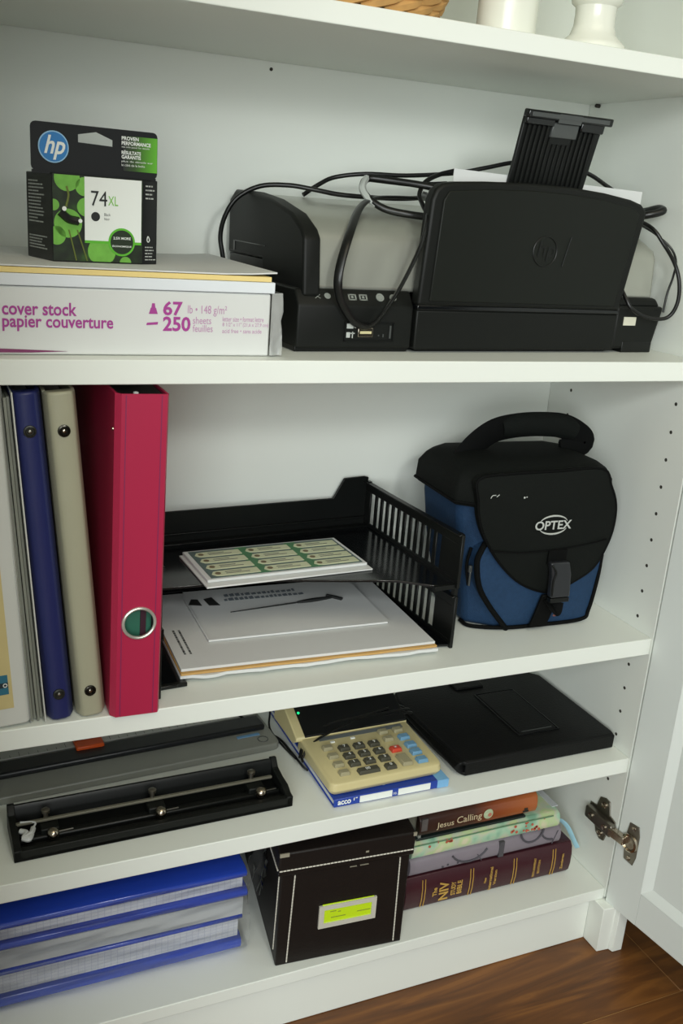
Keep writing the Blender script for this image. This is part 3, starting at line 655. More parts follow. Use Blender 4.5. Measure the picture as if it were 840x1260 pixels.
# ------------------------------------------------------------------ letter trays
TR = (-.246, .043, Z3); TRR = 4
def letter_tray(name, label, z):
    t = thing(name, label, 'letter tray', (TR[0], TR[1], Z3 + z), TRR, 'stacked letter trays')
    H = .0605; fz = .0012
    pts = [(-.0022, .0005), (-.030, .0075), (-.040, .016), (-.058, .030), (-.085, .040), (-.109, .047), (-.175, .069), (-.25, .082), (-.333, .088), (-.333, .2105), (-.0022, .2105)]
    if z < .01: pts[7:9] = [(-.225, .074), (-.262, .066), (-.288, .040), (-.300, .020), (-.310, .0125), (-.333, .0125)]
    MB().prism(pts, 'z', fz, fz + .0028).build('tray_floor', BLACKG, t, bev=.0006)
    # right side wall: rails, posts and bars around the slots
    for sx in (0, 1):
        mb = MB(); xa, xb = ((-.0028, 0) if sx == 0 else (-.3352, -.3324))
        mb.box(xa, xb, .0, .213, .0, .0085); mb.box(xa, xb, .0, .213, H - .0125, H); mb.box(xa, xb, 0, .038, .008, H - .012); mb.box(xa, xb, .198, .213, .008, H - .012)
        ny = 12; pitch = (.198 - .038) / ny
        for k in range(1, ny): yy = .038 + pitch * k; mb.box(xa + .0003, xb - .0003, yy - .0030, yy + .0030, .008, H - .012)
        mb.box(xa - .0012 if sx == 0 else xa, xb if sx == 0 else xb + .0012, -.002, .004, 0.0, H)   # thick front edge
        mb.box(xa - .004 if sx == 0 else xa, xb if sx == 0 else xb + .004, .0, .213, H - .0018, H)
        mb.build('side_wall', BLACKS, t, bev=.0005, seg=1)
    hb = .041
    MB().prism([(-.3352, 0), (0, 0), (0, H + .0045), (-.006, H + .006), (-.034, H + .005), (-.0480, hb), (-.287, hb), (-.30, H + .005), (-.3352, H + .005)], 'y', .2105, .2135).build('back_wall', BLACKS, t, bev=.0008)
    mb = MB().box(-.333, -.002, .2065, .2105, .0135, .0155); mb.box(-.333, -.002, .2, .2105, .0038, .0052); mb.build('back_ledge', BLACKS, t, bev=.0005)
    if z > .01: mb = MB().box(-.03, -.0022, .0005, .006, -.001, .0042)
    else: mb = MB().box(-.333, -.3, .0130, .018, 0.0002, .0042)
    mb.build('front_tab', BLACKS, t, bev=.0005)
    for px in (-.0042, -.333):
        for py in (.004, .205): MB().box(px, px + .0045, py - .003, py + .003, H - .002, H + .0095 if z < .01 else H + .001).build('post', BLACKS, t)
    return t
letter_tray('letter_tray', 'lower black plastic letter tray holding a stack of papers', .0004)
letter_tray('letter_tray', 'upper black plastic letter tray carrying a green label sheet', .0712)
# papers of the lower tray (frame turned with the trays, then a little back)
PF = (TR[0] - .2985, TR[1] - .0045, Z3)
def paperthing(name, label, mb, m, z, rz=-1.6, loc=None, cat='paper', bev=.0003):
    o = tag(mb.build(name, m, None, bev=bev), label, cat); o.location = (loc[0], loc[1], Z3 + z); o.rotation_euler = (0, 0, math.radians(rz)); return o
PL = (-.5510, .0420)
def sheetstack(w, d, t, wob=.0008, n=10, seed=0):
    rnd = random.Random(seed); pts = [(w * i / n, rnd.uniform(-wob, wob)) for i in range(n + 1)] + [(w, d), (0, d)]
    return MB().prism(pts, 'z', 0, t)
paperthing('white_paper_stack', 'bottom white sheets with ragged edge in the lower letter tray', sheetstack(.281, .185, .0035, .0022, 24, 2), PAPER, .0048, -2, (PL[0] - .0005, PL[1] - .0015))
paperthing('manila_folder', 'tan manila folder between white sheets in the lower tray', sheetstack(.280, .186, .0022, .0008, 12, 3), mat('manila', '#c99f5e', .7, var=.08), .0086, -2, (PL[0], PL[1]))
paperthing('printed_sheets', 'white printed sheets on the tan folder in the lower tray', sheetstack(.278, .184, .0030, .0004, 6, 4), PAPER, .0112, -2, (PL[0] + .001, PL[1] + .0035))
o = bpy.data.objects['printed_sheets']
mb = MB(); rnd = random.Random(8)
for j in range(2):
    yy = .03
    while yy < .085:
        e = yy + rnd.uniform(.002, .006); xx = .012 + .006 * j; mb.quad((xx, yy, .0032), (xx, e, .0032), (xx - .0022, e, .0032), (xx - .0022, yy, .0032)); yy = e + .001
mb.build('fine_print', GREYD, o, smooth=0, recalc=False)
mn = thing('instruction_booklet', 'white booklet with a drawing of a stick mixer in the lower tray', 'booklet', (-.5080, .0950, Z3 + .0149), -1.5)
mb = MB(); mb.prism([(0, 0), (.205, 0), (.205, .125), (0, .125)], 'z', 0, .0022); mb.build('pages', PAPER, mn, bev=.0004)
mb = MB(); N = 14
v = []; f = []
for i in range(N + 1):
    x = .205 * i / N
    for j, yy in enumerate((.0, .035, .07, .125)):
        v.append((x + .002, yy + .001, .0026 + (.0022 * math.sin(PI * i / N) ** 2 if j == 1 else .0004 * j)))
for i in range(N):
    for j in range(3): a = 4 * i + j; f.append((a, a + 4, a + 5, a + 1))
mb.add(v, f).build('curled_page', PAPER, mn, smooth=180)
mb = MB(); z = .0046
mb.tube([(.040, .0585, z), (.075, .0625, z), (.125, .0685, z)], lambda t: .0005 + .0005 * t, 6); mb.tube([(.122, .0682, z), (.135, .0695, z), (.150, .0715, z), (.166, .0735, z)], lambda t: .0012 + .0011 * math.sin(PI * t), 8, wide=1.5)
mb.tube([(.162, .0800, z), (.169, .0735, z), (.176, .0660, z)], .0020, 8, wide=1.4); mb.build('mixer_drawing', INK, mn)
mb = MB(); rnd = random.Random(5)
for j, (yy, xa, xb) in enumerate(((.1005, .045, .128), (.089, .042, .135))):
    x = xa
    while x < xb:
        w = rnd.uniform(.003, .006); h = rnd.uniform(.006, .009); mb.quad((x, yy, z), (x + w, yy + .0006, z), (x + w, yy + h, z), (x, yy + h * .8, z)); x += w + .0016
mb.build('heading', mat('grey_ink', '#6f7880', .6, var=0), mn, smooth=0, recalc=False)
mb = MB(); mb.prism([(.022, .082), (.034, .080), (.030, .103), (.020, .100)], 'z', z - .0005, z); mb.prism([(.0, .088), (.014, .083), (.013, .1), (.006, .102)], 'z', z - .0005, z); mb.build('cover_mark', INK, mn)
# label sheets in the upper tray
ls = thing('label_sheets', 'white sheets of green-bordered address labels in the upper tray', 'label sheets', (-.5085, .1035, Z3 + .0712 + .0044), 2.8)
MB().box(-.004, .187, -.010, .084, 0, .0018).build('backing_sheet', PAPERG, ls, bev=.0003)
MB().box(0, .185, 0, .085, .0021, .0052).build('sheet', PAPER, ls, bev=.0004)
lg = mat('label_green', '#3d7a4a', .5, var=.3, scale=60)
MB().box(.005, .181, .0035, .082, .0050, .0056).build('printed_field', mat('label_border_grey', '#4f6360', .5, var=.2, scale=30), ls)
for x in (.058, .118): MB().box(x, x + .014, .004, .0815, .0052, .0058).build('green_band', lg, ls)
lw_ = .0525; proto = None; lm = mat('label_cream', '#d3d8b4', .5, var=.12, scale=45)
for c_ in range(3):
    for r__ in range(4):
        if proto is None:
            proto = MB().prism([(0, .006), (.0035, .001), (.010, 0), (lw_, 0), (lw_, .0135), (.010, .0135), (.0035, .0125)], 'z', 0, .0005).build('label', lm, ls); q = proto
        else: q = copy_part(proto, ls)
        q.location = (.0085 + .0585 * c_, .006 + .0187 * r__, .0057)
lp = MB().disc((.0070, .0067, .0006), (0, 0, 1), .0032, .0002, 10).build('label_picture', mat('label_brown', '#6b5a34', .5, var=.4, scale=90), ls)
lt = MB().box(.0155, .042, .0045, .0057, .0005, .0007).build('label_text', GREYD, ls)
lt2 = MB().box(.0155, .034, .0085, .0096, .0005, .0007).build('label_text', GREYD, ls)
for i, (c_, r__) in enumerate([(c_, r__) for c_ in range(3) for r__ in range(4)]):
    loc = (.0085 + .0585 * c_, .006 + .0187 * r__, .0057)
    for src in (lp, lt, lt2):
        if i == 0: src.location = loc
        else: copy_part(src, ls, loc)

# ------------------------------------------------------------------ camera bag
NYL = mat('black_nylon', '#111412', .8, spec=.15, var=.12, scale=300, bump=.25, bscale=700)
NYLB = mat('blue_nylon', '#1c3857', .75, spec=.3, var=.22, scale=220, bump=.3, bscale=600)
PIP = mat('black_piping', '#0a0b0b', .75, spec=.1, var=0)
bag = thing('camera_bag', 'blue and black padded camera bag with front flap and top handle', 'bag', (-.159, .070, Z3 + .0006), -2.5)
def sec(x0, x1, y0, y1, z, ch=.03, dz=0.):
    return [(x0 + ch, y0, z), (x1 - .012, y0, z), (x1, y0 + .012, z + dz), (x1, y1 - .015, z + dz), (x1 - .015, y1, z + dz), (x0 + .02, y1, z + dz), (x0, y1 - .02, z + dz), (x0, y0 + ch * .75, z)]
mb = MB().loft([sec(-.042, .118, .004, .125, .0), sec(-.046, .120, .002, .128, .03), sec(-.060, .125, .0, .130, .09), sec(-.068, .126, -.001, .130, .14), sec(-.070, .120, .001, .128, .175)])
mb.build('body', NYLB, bag, bev=.006, seg=3)
def dome(e, z, dy=0.): return sec(-.078 + e, .122 - e * .9, -.006 + e, .132 - e, z, .026)
mb = MB().loft([dome(.001, .150), dome(-.001, .158), dome(0, .176), dome(.006, .187), dome(.016, .194), dome(.040, .199)]); mb.build('lid', NYL, bag, bev=.003, seg=3)
mb = MB(); q = [(a, b, c + .001) for a, b, c in dome(-.0012, .154)]; mb.tube(q, .0016, 6, True, 1); mb.build('lid_piping', PIP, bag)
flap = [(-.064, .186), (-.025, .1905), (.036, .192), (.094, .193), (.109, .173), (.120, .150), (.122, .124), (.117, .100), (.104, .074), (.082, .059), (.052, .047), (.028, .050), (.0, .064), (-.026, .088), (-.046, .115), (-.057, .138), (-.062, .162)]
mb = MB().pillow(flap, lambda t: -.019 + .009 * t ** 3, 7, .0); mb.build('flap', NYL, bag, smooth=60)
pts = [(a, -.0095, b) for a, b in flap]; MB().tube(pts, .0017, 6, True, 4).build('flap_piping', PIP, bag)
MB().tube([(-.043, -.0155, .1045), (.0, -.0190, .1015), (.05, -.0195, .1035), (.095, -.0165, .107), (.112, -.0135, .1085)], .0010, 6).build('flap_seam', PIP, bag)
pock = [(-.043, .107), (-.050, .086), (-.044, .058), (-.028, .033), (-.004, .006), (.041, .003), (.101, .003), (.110, .016), (.116, .055), (.119, .080), (.10, .12), (.0, .125)]
mb = MB().pillow(pock, lambda t: -.0085 + .0065 * t ** 3, 6, .012); mb.build('front_pocket', NYLB, bag, smooth=60)
MB().tube([(-.036, .0, .116), (-.046, -.002, .100), (-.050, -.003, .086), (-.044, -.0035, .058), (-.028, -.0035, .033), (-.004, -.003, .005), (.0, -.001, .001)], .0034, 8).build('pocket_piping', PIP, bag)
MB().tube([(.119, -.001, .085), (.117, -.0025, .055), (.111, -.003, .016), (.101, -.0035, .004), (.041, -.004, .0025), (-.004, -.003, .003), (-.040, .012, .0022), (-.044, .03, .0022)], .0024, 8).build('bottom_piping', PIP, bag)
MB().tube([(-.052, .010, .10), (-.055, .010, .08), (-.051, .009, .055)], .0018, 6).build('zipper', PIP, bag)
mb = MB(); mb.box(-.0545, -.0505, .004, .0075, .072, .080); mb.box(-.0535, -.0515, .0035, .0060, .056, .073); mb.build('zipper_pull', GREYD, bag, bev=.0006)
# strap and buckle
mb = MB(); ribbon(mb, [(.040, -.0205, .104), (.044, -.0215, .092)], (.0125, 0, 0)); mb.v = [(a, b + (.0), c) for a, b, c in mb.v]
mb = MB(); mb.box(.030, .0545, -.0222, -.0195, .086, .103); mb.build('strap_upper', PIP, bag, bev=.0006)
mb = MB(); mb.hexa([(.024, -.0125, .004), (.047, -.0125, .004), (.047, -.0095, .004), (.024, -.0095, .004)], [(.034, -.0165, .046), (.058, -.0165, .046), (.058, -.013, .046), (.034, -.013, .046)]); mb.build('strap_lower', PIP, bag, bev=.0006)
mb = MB(); mb.prism([(.0305, .090), (.0555, .090), (.0600, .075), (.0625, .0465), (.0365, .0465), (.0345, .075)], 'y', -.0285, -.0195); mb.build('buckle', mat('buckle_plastic', '#24262a', .32, spec=.5, var=0), bag, bev=.002, seg=3)
mb = MB(); mb.tube([(.0325, -.0285, .087), (.0385, -.0290, .078), (.0365, -.0290, .068), (.0375, -.0285, .050)], .0014, 8); mb.box(.037, .062, -.0280, -.020, .0405, .0458); mb.build('buckle_clip', BLACKS, bag, bev=.0006)
mb = MB(); mb.tube([(.039, -.0145, .040), (.046, -.0205, .030), (.052, -.0205, .026), (.056, -.0165, .036)], .0016, 6, wide=4.); mb.build('strap_end', PIP, bag)
mb = MB().text('•', (.046, -.0235, .0215), .006, .003); mb.build('strap_mark', mat('dull_red', '#7d4a42', .6, var=0), bag)
# logo
mb = MB(); mb.text('OPTEX', (.0075, -.0200, .1275), .0475, .0105, bold=.02, lift=.0008); mb.build('logo_lettering', GREYL, bag, smooth=0)
mb = MB()
for sgn in (1, -1):
    mb.tube([(.0315 + .0185 * math.cos(a), -.0202, .1328 + sgn * (.0015 + .0092 * math.sin(a))) for a in [PI * k / 10 for k in range(1, 10)]], lambda t: .0003 + .0008 * math.sin(PI * t), 6, n=2)
mb.build('logo_arcs', GREYL, bag)
mb = MB(); mb.tube([(-.050, -.0150, .1655), (-.048, -.0150, .1685), (-.044, -.0152, .169)], .0005, 5); mb.tube([(-.043, -.0152, .167), (-.040, -.0155, .1695)], .0005, 5, n=2); mb.disc((-.010, -.0185, .166), (0, -1, 0), .0012, .0004, 8); mb.disc((-.007, -.0186, .1665), (0, -1, 0), .0008, .0004, 8); mb.build('scuffs', GREYL, bag)
# handle
hp_ = [(-.046, .066, .186), (-.030, .066, .205), (-.008, .065, .2205), (.022, .065, .2265), (.056, .065, .2275), (.086, .065, .2245), (.110, .065, .2135), (.118, .065, .204), (.104, .065, .1985), (.086, .065, .194)]
MB().tube(hp_, .0035, 8, wide=4.2, up=(0, 1, 0)).build('handle_strap', PIP, bag)
MB().tube([(.002, .065, .2235), (.022, .065, .2270), (.056, .065, .2275), (.086, .065, .2245), (.1035, .065, .2175)], lambda t: .0095 - .003 * abs(2 * t - 1) ** 3, 12, wide=1.5, up=(0, 1, 0)).build('handle_grip', NYL, bag)

# ------------------------------------------------------------------ paper trimmer and hole punch
tm = thing('paper_trimmer', 'long grey paper trimmer with black rail and orange slider', 'trimmer', (-.745, .114, Z4 + .0004), 3.2)
GRB = mat('grey_trimmer_board', '#8a8c84', .4, var=.08, scale=12)
MB().prism(rrect(0, .345, .010, .120, .008), 'z', .0, .009).build('board', GRB, tm, bev=.0015)
MB().box(.0, .338, .042, .068, .009, .0165).build('rail', mat('black_rail', '#15171a', .35, var=.05), tm, bev=.0025)
MB().box(.0, .336, .0735, .098, .0105, .0145).build('ruler', mat('clear_grey_ruler', '#b4b6b1', .22, spec=.6, var=.05), tm, bev=.0012)
mb = MB()
for k in range(33): mb.box(.01 + .01 * k, .0104 + .01 * k, .0745, .079 + (.004 if k % 5 == 0 else 0), .0145, .0147)
mb.build('ruler_marks', INK, tm)
MB().box(.119, .150, .060, .0935, .0150, .0205).build('slider', mat('orange_slider', '#d2541c', .4), tm, bev=.0015)
MB().box(.1195, .1495, .0735, .0765, .0195, .0212).build('slider_groove', mat('dark_orange', '#7d2f12', .5), tm)
MB().box(.300, .328, .034, .0385, .0088, .0096).build('blue_mark', mat('pale_blue_print', '#6f9cc4', .4), tm)
mb = MB(); mb.tube([(.328 + .006 * math.cos(q * PI / 8), .024 + .006 * math.sin(q * PI / 8), .0092) for q in range(16)], .0005, 5, True, 1); mb.build('hang_hole', GREYD, tm)

pu = thing('three_hole_punch', 'black three-hole punch with metal bar at the shelf front', 'hole punch', (-.7115, .0285, Z4 + .0006), 1.0)
PWD = .284
MB().box(0, PWD, 0, .0585, 0, .005).build('base', BLACKS, pu, bev=.001)
MB().prism([(0, 0), (.0055, 0), (.0055, .008), (.007, .0095), (.007, .0115), (.0, .0115)], 'x', 0, PWD).build('front_lip', BLACKP, pu, bev=.0008)
MB().prism([(.048, .004), (.0585, .004), (.0575, .026), (.0535, .028), (.0505, .024)], 'x', .004, PWD - .004).build('back_bar', BLACKS, pu, bev=.001)
ep_ = [(0, 0), (.0585, 0), (.058, .0275), (.0535, .029), (.0495, .025), (.046, .0205), (.031, .018), (.016, .0175), (.011, .0150), (.007, .0130), (.0, .0125)]
for xa in (0, PWD - .007): MB().prism(ep_, 'x', xa, xa + .007).build('end_plate', BLACKP, pu, bev=.0008)
MB().box(.007, PWD - .007, .0085, .0135, .004, .0085).build('pressure_bar', BLACKS, pu, bev=.001)
MB().box(.007, PWD - .007, .020, .029, .004, .0095).build('guide_rail', BLACKS, pu, bev=.002)
MB().box(.006, PWD - .012, .0330, .0365, .0165, .0190).build('lever_rod', mat('worn_bar', '#7d7a6c', .45, metal=.3), pu, bev=.0004)
for hx in (.0365, .1430, .2510):
    mb = MB().box(hx - .009, hx + .009, .022, .038, .004, .0155); mb.build('punch_head', BLACKP, pu, bev=.0015)
    mb = MB().lathe([(.0026, 0), (.0024, .009), (.0042, .0100), (.0042, .0130), (.003, .0140), (.0005, .0143)], (hx - .002, .0370, .0145), (0, 0, 1), 16); mb.build('punch_pin', STEEL, pu)
    mb = MB().lathe([(.0030, 0), (.0048, .003), (.0060, .0062), (.0054, .0096), (.0036, .0118), (.0005, .0126)], (hx + .001, .0165, .0080), (.1, -.3, 1), 20); mb.build('spring_knob', CHROME, pu)
    MB().tube([(hx + .006, .021, .011), (hx + .014, .022, .0105), (hx + .022, .023, .0100)], .0008, 6).build('spring_wire', STEEL, pu)
mb = MB(); mb.tube([(.009, .026, .016), (.014, .021, .0165), (.011, .015, .016), (.018, .018, .017), (.021, .026, .0165)], .0026, 8); mb.tube([(.010, .015, .016), (.015, .012, .0155), (.018, .018, .016)], .0030, 8)
mb.tube([(.021, .026, .0165), (.0235, .033, .018), (.010, .0350, .0195)], .001, 6); mb.build('white_clip', mat('white_clip_plastic', '#c9cccb', .4, var=.05), pu)

# ------------------------------------------------------------------ workbook and calculator
wk = thing('blue_workbook', 'royal blue softcover workbook with white spine labels under the calculator', 'workbook', (-.3855, .0185, Z4 + .0005), -.6)
BLU = mat('royal_blue_cover', '#1d3fa0', .35, spec=.5, var=.06, scale=20)
def skew(x, y): return (x - .004 * y, y)
MB().prism([skew(0, 0), skew(.1375, 0), skew(.1375, .215), skew(0, .215)], 'z', .0022, .0075).build('pages', PAPER, wk)
mb = MB(); mb.prism([skew(-.0012, -.0012), skew(.1385, -.0012), skew(.1385, .216), skew(-.0012, .216)], 'z', .0075, .0102); mb.prism([skew(-.0012, -.0012), skew(.1385, -.0012), skew(.1385, .216), skew(-.0012, .216)], 'z', 0, .0022)
mb.box(-.0012, .1385, -.0016, .001, .0, .0102); mb.build('cover', BLU, wk, bev=.0012)
for a, b_ in ((.0290, .0680), (.0755, .1155)): MB().box(a, b_, -.0022, -.0014, .0014, .0092).build('spine_label', WPR, wk)
MB().box(.1245, .1388, -.0020, .0004, .0005, .0104).build('pale_corner', mat('sky_blue_cover', '#7db4e0', .4), wk)
mb = MB(); mb.prism([skew(.1245, 0), skew(.1386, 0), skew(.1386, .02), skew(.1245, .02)], 'z', .0102, .0105); mb.build('pale_corner', MATS['sky_blue_cover'], wk)
mb = MB(); mb.text('acco', (.003, -.0018, .0028), .0155, .0052, bold=.03); mb.text('1"', (.0215, -.0018, .0055), .0045, .0035, bold=.03); mb.text('no.', (.0695, -.0018, .003), .0045, .003); mb.build('spine_lettering', WPR, wk, smooth=0)
MB().disc((.0625, .0115, .0102), (0, 0, 1), .0032, .0004).build('cover_dot', mat('grey_dot', '#a9b4b0', .4, var=0), wk)
mb = MB(); mb.text('student workbook', (.012, .004, .0102), .02, .0022, u=(0, 1, 0)); mb.build('cover_lettering', mat('deep_blue_print', '#14266b', .5, var=0), wk, smooth=0)

CB = mat('cream_plastic', '#cfc392', .4, spec=.45, var=.03)
ca = thing('printing_calculator', 'cream desktop calculator with black keys on a blue workbook', 'calculator', (-.3895, .0205, Z4 + .0110), 1.0)
# wedge body in local coordinates, x 0..0.139
mb = MB().loft([[(x, y, z0) for x, y in rrect(.003, .136, .004, .100, .006, 3)] for z0 in (.0003,)] + [[(x, y, .006 + .02 * 0) for x, y in rrect(0, .139, .0, .1015, .008, 3)]] + [[(x, y, .0135 + .075 * max(0, y) * .72) for x, y in rrect(.0008, .1382, .0015, .101, .008, 3)]] + [[(x, y, .0150 + .075 * max(0, y) * .72) for x, y in rrect(.0035, .1355, .0045, .099, .007, 3)]])
mb.build('body', CB, ca, bev=.0012)
def ct(y): return .0150 + .054 * y
def keys(name, m, lst, w=.0135, d=.0100, h=.0045):
    for x, y in lst:
        z = ct(y) - .0003
        mb = MB().hexa([(x - w / 2, y - d / 2, z), (x + w / 2, y - d / 2, z), (x + w / 2, y + d / 2, z), (x - w / 2, y + d / 2, z)],
                       [(x - w / 2 + .0012, y - d / 2 + .001, z + h), (x + w / 2 - .0012, y - d / 2 + .001, z + h), (x + w / 2 - .0012, y + d / 2 - .001, z + h), (x - w / 2 + .0012, y + d / 2 - .001, z + h)])
        mb.build(name, m, ca, bev=.0006, seg=1)
KD = mat('dark_key', '#4b4a3f', .45, var=0); KG = mat('grey_beige_key', '#a09a7c', .45, var=0); KB = mat('blue_key', '#6f9dbe', .45, var=0); KR = mat('red_key', '#cf4a34', .45, var=0)
nums = [(.0410, .0580), (.0595, .0575), (.0780, .0565), (.0405, .0430), (.0590, .0425), (.0778, .0420), (.0402, .0285), (.0588, .0280), (.0772, .0275), (.0770, .0120)]
keys('key', KD, nums); keys('wide_key', KD, [(.0500, .0125)], w=.026)
keys('function_key', KG, [(.0225, .0635), (.0225, .0475), (.0220, .0315), (.0218, .0160), (.0985, .0605), (.0985, .0750), (.1175, .0740)], w=.0125, d=.009)
keys('tall_key', KG, [(.0975, .0185)], d=.021); keys('red_key', KR, [(.0975, .0395)])
keys('blue_key', KB, [(.1180, .0585), (.1185, .0425), (.1178, .0285), (.1170, .0130)], w=.0135, d=.0105)
mb = MB(); labs = '7894561230'
for (x, y), s_ in zip(nums, labs): mb.text(s_, (x - .0014, y - .0022, ct(y) + .0043), None, .0044, u=(0, 1, .05), bold=.02)
mb.text('00', (.0460, .0102, ct(.0125) + .0043), None, .0042, u=(0, 1, .05), bold=.02); mb.text('×', (.0955, .038, ct(.0395) + .0043), None, .003, u=(0, 1, .05), bold=.02)
mb.build('key_lettering', WPR, ca, smooth=0)
mb = MB(); mb.box(.031, .0365, .0725, .0755, ct(.075) - .0004, ct(.075) + .0012); mb.box(.057, .0625, .0735, .0765, ct(.075) - .0004, ct(.075) + .0012); mb.build('slide_switch', WPR, ca, bev=.0004)
mb = MB(); mb.hexa([(.020, .0795, ct(.0795) - .001), (.128, .0795, ct(.0795) - .001), (.128, .0865, ct(.0865) - .001), (.020, .0865, ct(.0865) - .001)], [(.020, .0795, ct(.0795) + .0003), (.128, .0795, ct(.0795) + .0003), (.128, .0865, ct(.0865) + .0003), (.020, .0865, ct(.0865) + .0003)]); mb.build('tear_bar', mat('grey_tear_bar', '#8d9498', .3, metal=.6), ca)
mb = MB().prism([(.0885, ct(.0885) - .002), (.0895, ct(.0895) + .002), (.152, .0500), (.160, .0500), (.160, .010), (.10, .010)], 'x', -.0050, .1385); mb.build('rear_housing', CB, ca, bev=.0015)
sl = (.0500 - ct(.0895) - .002) / (.152 - .0895)
mb = MB(); yv = [.0892, .1505]
zf = lambda y: ct(.0895) + .002 + sl * (y - .0895)
mb.hexa([(.0058, yv[0], zf(yv[0]) - .001), (.1375, yv[0], zf(yv[0]) - .001), (.1375, yv[1], zf(yv[1]) - .001), (.0058, yv[1], zf(yv[1]) - .001)], [(.0058, yv[0], zf(yv[0]) + .0012), (.1375, yv[0], zf(yv[0]) + .0012), (.1375, yv[1], zf(yv[1]) + .0012), (.0058, yv[1], zf(yv[1]) + .0012)])
mb.build('display_window', BLACKG, ca, bev=.0005)
MB().disc((.0085, .1190, zf(.119) + .0011), (0, -.45, 1), .0015, .0009).build('indicator_light', mat('green_led', '#18d27a', .4, var=0, emit=1.5), ca)
# adapter cord of the calculator
coilp = [(-0.392, 0.10, 0.4395), (-0.3871, 0.11, 0.4435), (-0.378, 0.12, 0.4571), (-0.3515, 0.126, 0.4640), (-0.3068, 0.130, 0.4655), (-0.2602, 0.132, 0.4660), (-0.2380, 0.132, 0.4560), (-0.2480, 0.122, 0.4630), (-0.3025, 0.120, 0.4630), (-0.3449, 0.118, 0.4620), (-0.3746, 0.112, 0.4560), (-0.3925, 0.10, 0.4470), (-.3945, .09, .441)]
cc = thing('adapter_cord', 'thin black adapter cord draped over the calculator display', 'cable', (0, 0, -.155))
MB().tube(coilp, .0014, 8).build('cord', BLACKR, cc)
MB().tube([(a - .002, b_ + .004, c + .0028) for a, b_, c in coilp[1:10]], .0014, 8).build('cord', BLACKR, cc)
MB().tube([(a + .003, b_ - .005, c + .0012) for a, b_, c in coilp[1:5]] + [(-.27, .128, .470)], .0014, 8).build('cord', BLACKR, cc)
MB().tube([(-.394, .092, .445), (-.387, .098, .452), (-.372, .104, .458), (-.355, .110, .4605), (-.335, .116, .4625), (-.30, .124, .4655)], .0014, 8).build('cord', BLACKR, cc)
MB().tube([(-.3955, .098, .442), (-.3905, .106, .4475), (-.380, .112, .4555), (-.362, .116, .4605)], .0014, 8).build('cord', BLACKR, cc)
MB().tube([(-0.445, 0.23, 0.4465), (-0.4283, 0.2, 0.4412), (-0.4071, 0.18, 0.4318), (-0.3951, 0.16, 0.4292), (-0.3916, 0.13, 0.4286), (-0.390, 0.1, 0.4286), (-0.3905, 0.085, 0.4330)], .0014, 8).build('cord', BLACKR, cc)
MB().tube([(-0.3950, 0.20, 0.445), (-0.4017, 0.18, 0.4345), (-0.3970, 0.15, 0.4288), (-0.3930, 0.115, 0.4300)], .0012, 8).build('cord', BLACKR, cc)

# ------------------------------------------------------------------ leather folio
LEA = mat('black_leather', '#070809', .5, spec=.25, var=.1, scale=90, bump=.2, bscale=400)
fo = thing('leather_folio', 'closed black leather folio lying flat at the right of the shelf', 'folio', (-.2185, .0285, Z4 + .0006), 0)
FX = .2145
# wrapped cover: soft spine bulging at left, slightly domed top
def fcov(z0, z1):
    return [(-.003, .002), (.0, -.0015), (.02, -.002), (FX - .008, -.001), (FX - .001, .001), (FX, .006), (FX - .002, .16), (FX - .012, .172), (.12, .176), (.04, .176), (-.004, .172), (-.012, .150), (-.007, .05)]
mb = MB().loft([[(x + .001, y + .001, 0) for x, y in fcov(0, 0)], [(x, y, .0015) for x, y in fcov(0, 0)], [(x - .0005, y, .005) for x, y in fcov(0, 0)]]); mb.build('back_cover', LEA, fo, bev=.001)
mb = MB().loft([[(x, y, .0138 + .000 * x) for x, y in fcov(0, 0)], [(x - .0005, y - .0005, .0175) for x, y in fcov(0, 0)], [(x * .985 + .0015, y * .975 + .002, .0196) for x, y in fcov(0, 0)]]); mb.build('front_cover', LEA, fo, bev=.001)
mb = MB().box(.006, FX - .006, .003, .165, .0048, .0140); mb.build('inner_pages', mat('dark_page_edges', '#17181a', .7, var=.1), fo)
mb = MB().loft([[(-.004, y, .001) for y in (.0, .172)] + [(.008, y, .001) for y in (.172, .0)], [(-.012, y, .0085) for y in (.004, .166)] + [(.008, y, .0085) for y in (.166, .004)], [(-.006, y, .0176) for y in (.0, .172)] + [(.008, y, .0176) for y in (.172, .0)]]); mb.build('spine', LEA, fo, bev=.003, seg=3)
MB().hexa([(.0, -.0022, .0005), (FX - .002, -.0022, .0005), (FX - .002, .001, .0005), (.0, .001, .0005)], [(.0, -.0026, .0180), (FX - .002, -.0026, .0180), (FX - .002, .001, .0180), (.0, .001, .0180)]).build('front_fold', LEA, fo, bev=.0012)
mb = MB(); mb.prism(rrect(.094, .148, .030, .130, .004), 'z', .0194, .0212); mb.build('pocket', LEA, fo, bev=.0012)
mb = MB(); mb.tube([(.092, .028, .0205), (.092, .132, .0205), (.150, .132, .0205), (.150, .028, .0205)], .0009, 6, True, 1); mb.build('pocket_seam', BLACKG, fo)
mb = MB(); mb.prism([(.099, .0335), (.143, .0335), (.143, .0345), (.099, .0345)], 'z', .0211, .0216); mb.build('pocket_edge', GREYD, fo)
MB().prism(rrect(.075, .117, .150, .1735, .003), 'z', .0194, .0222).build('closure_flap', LEA, fo, bev=.001)

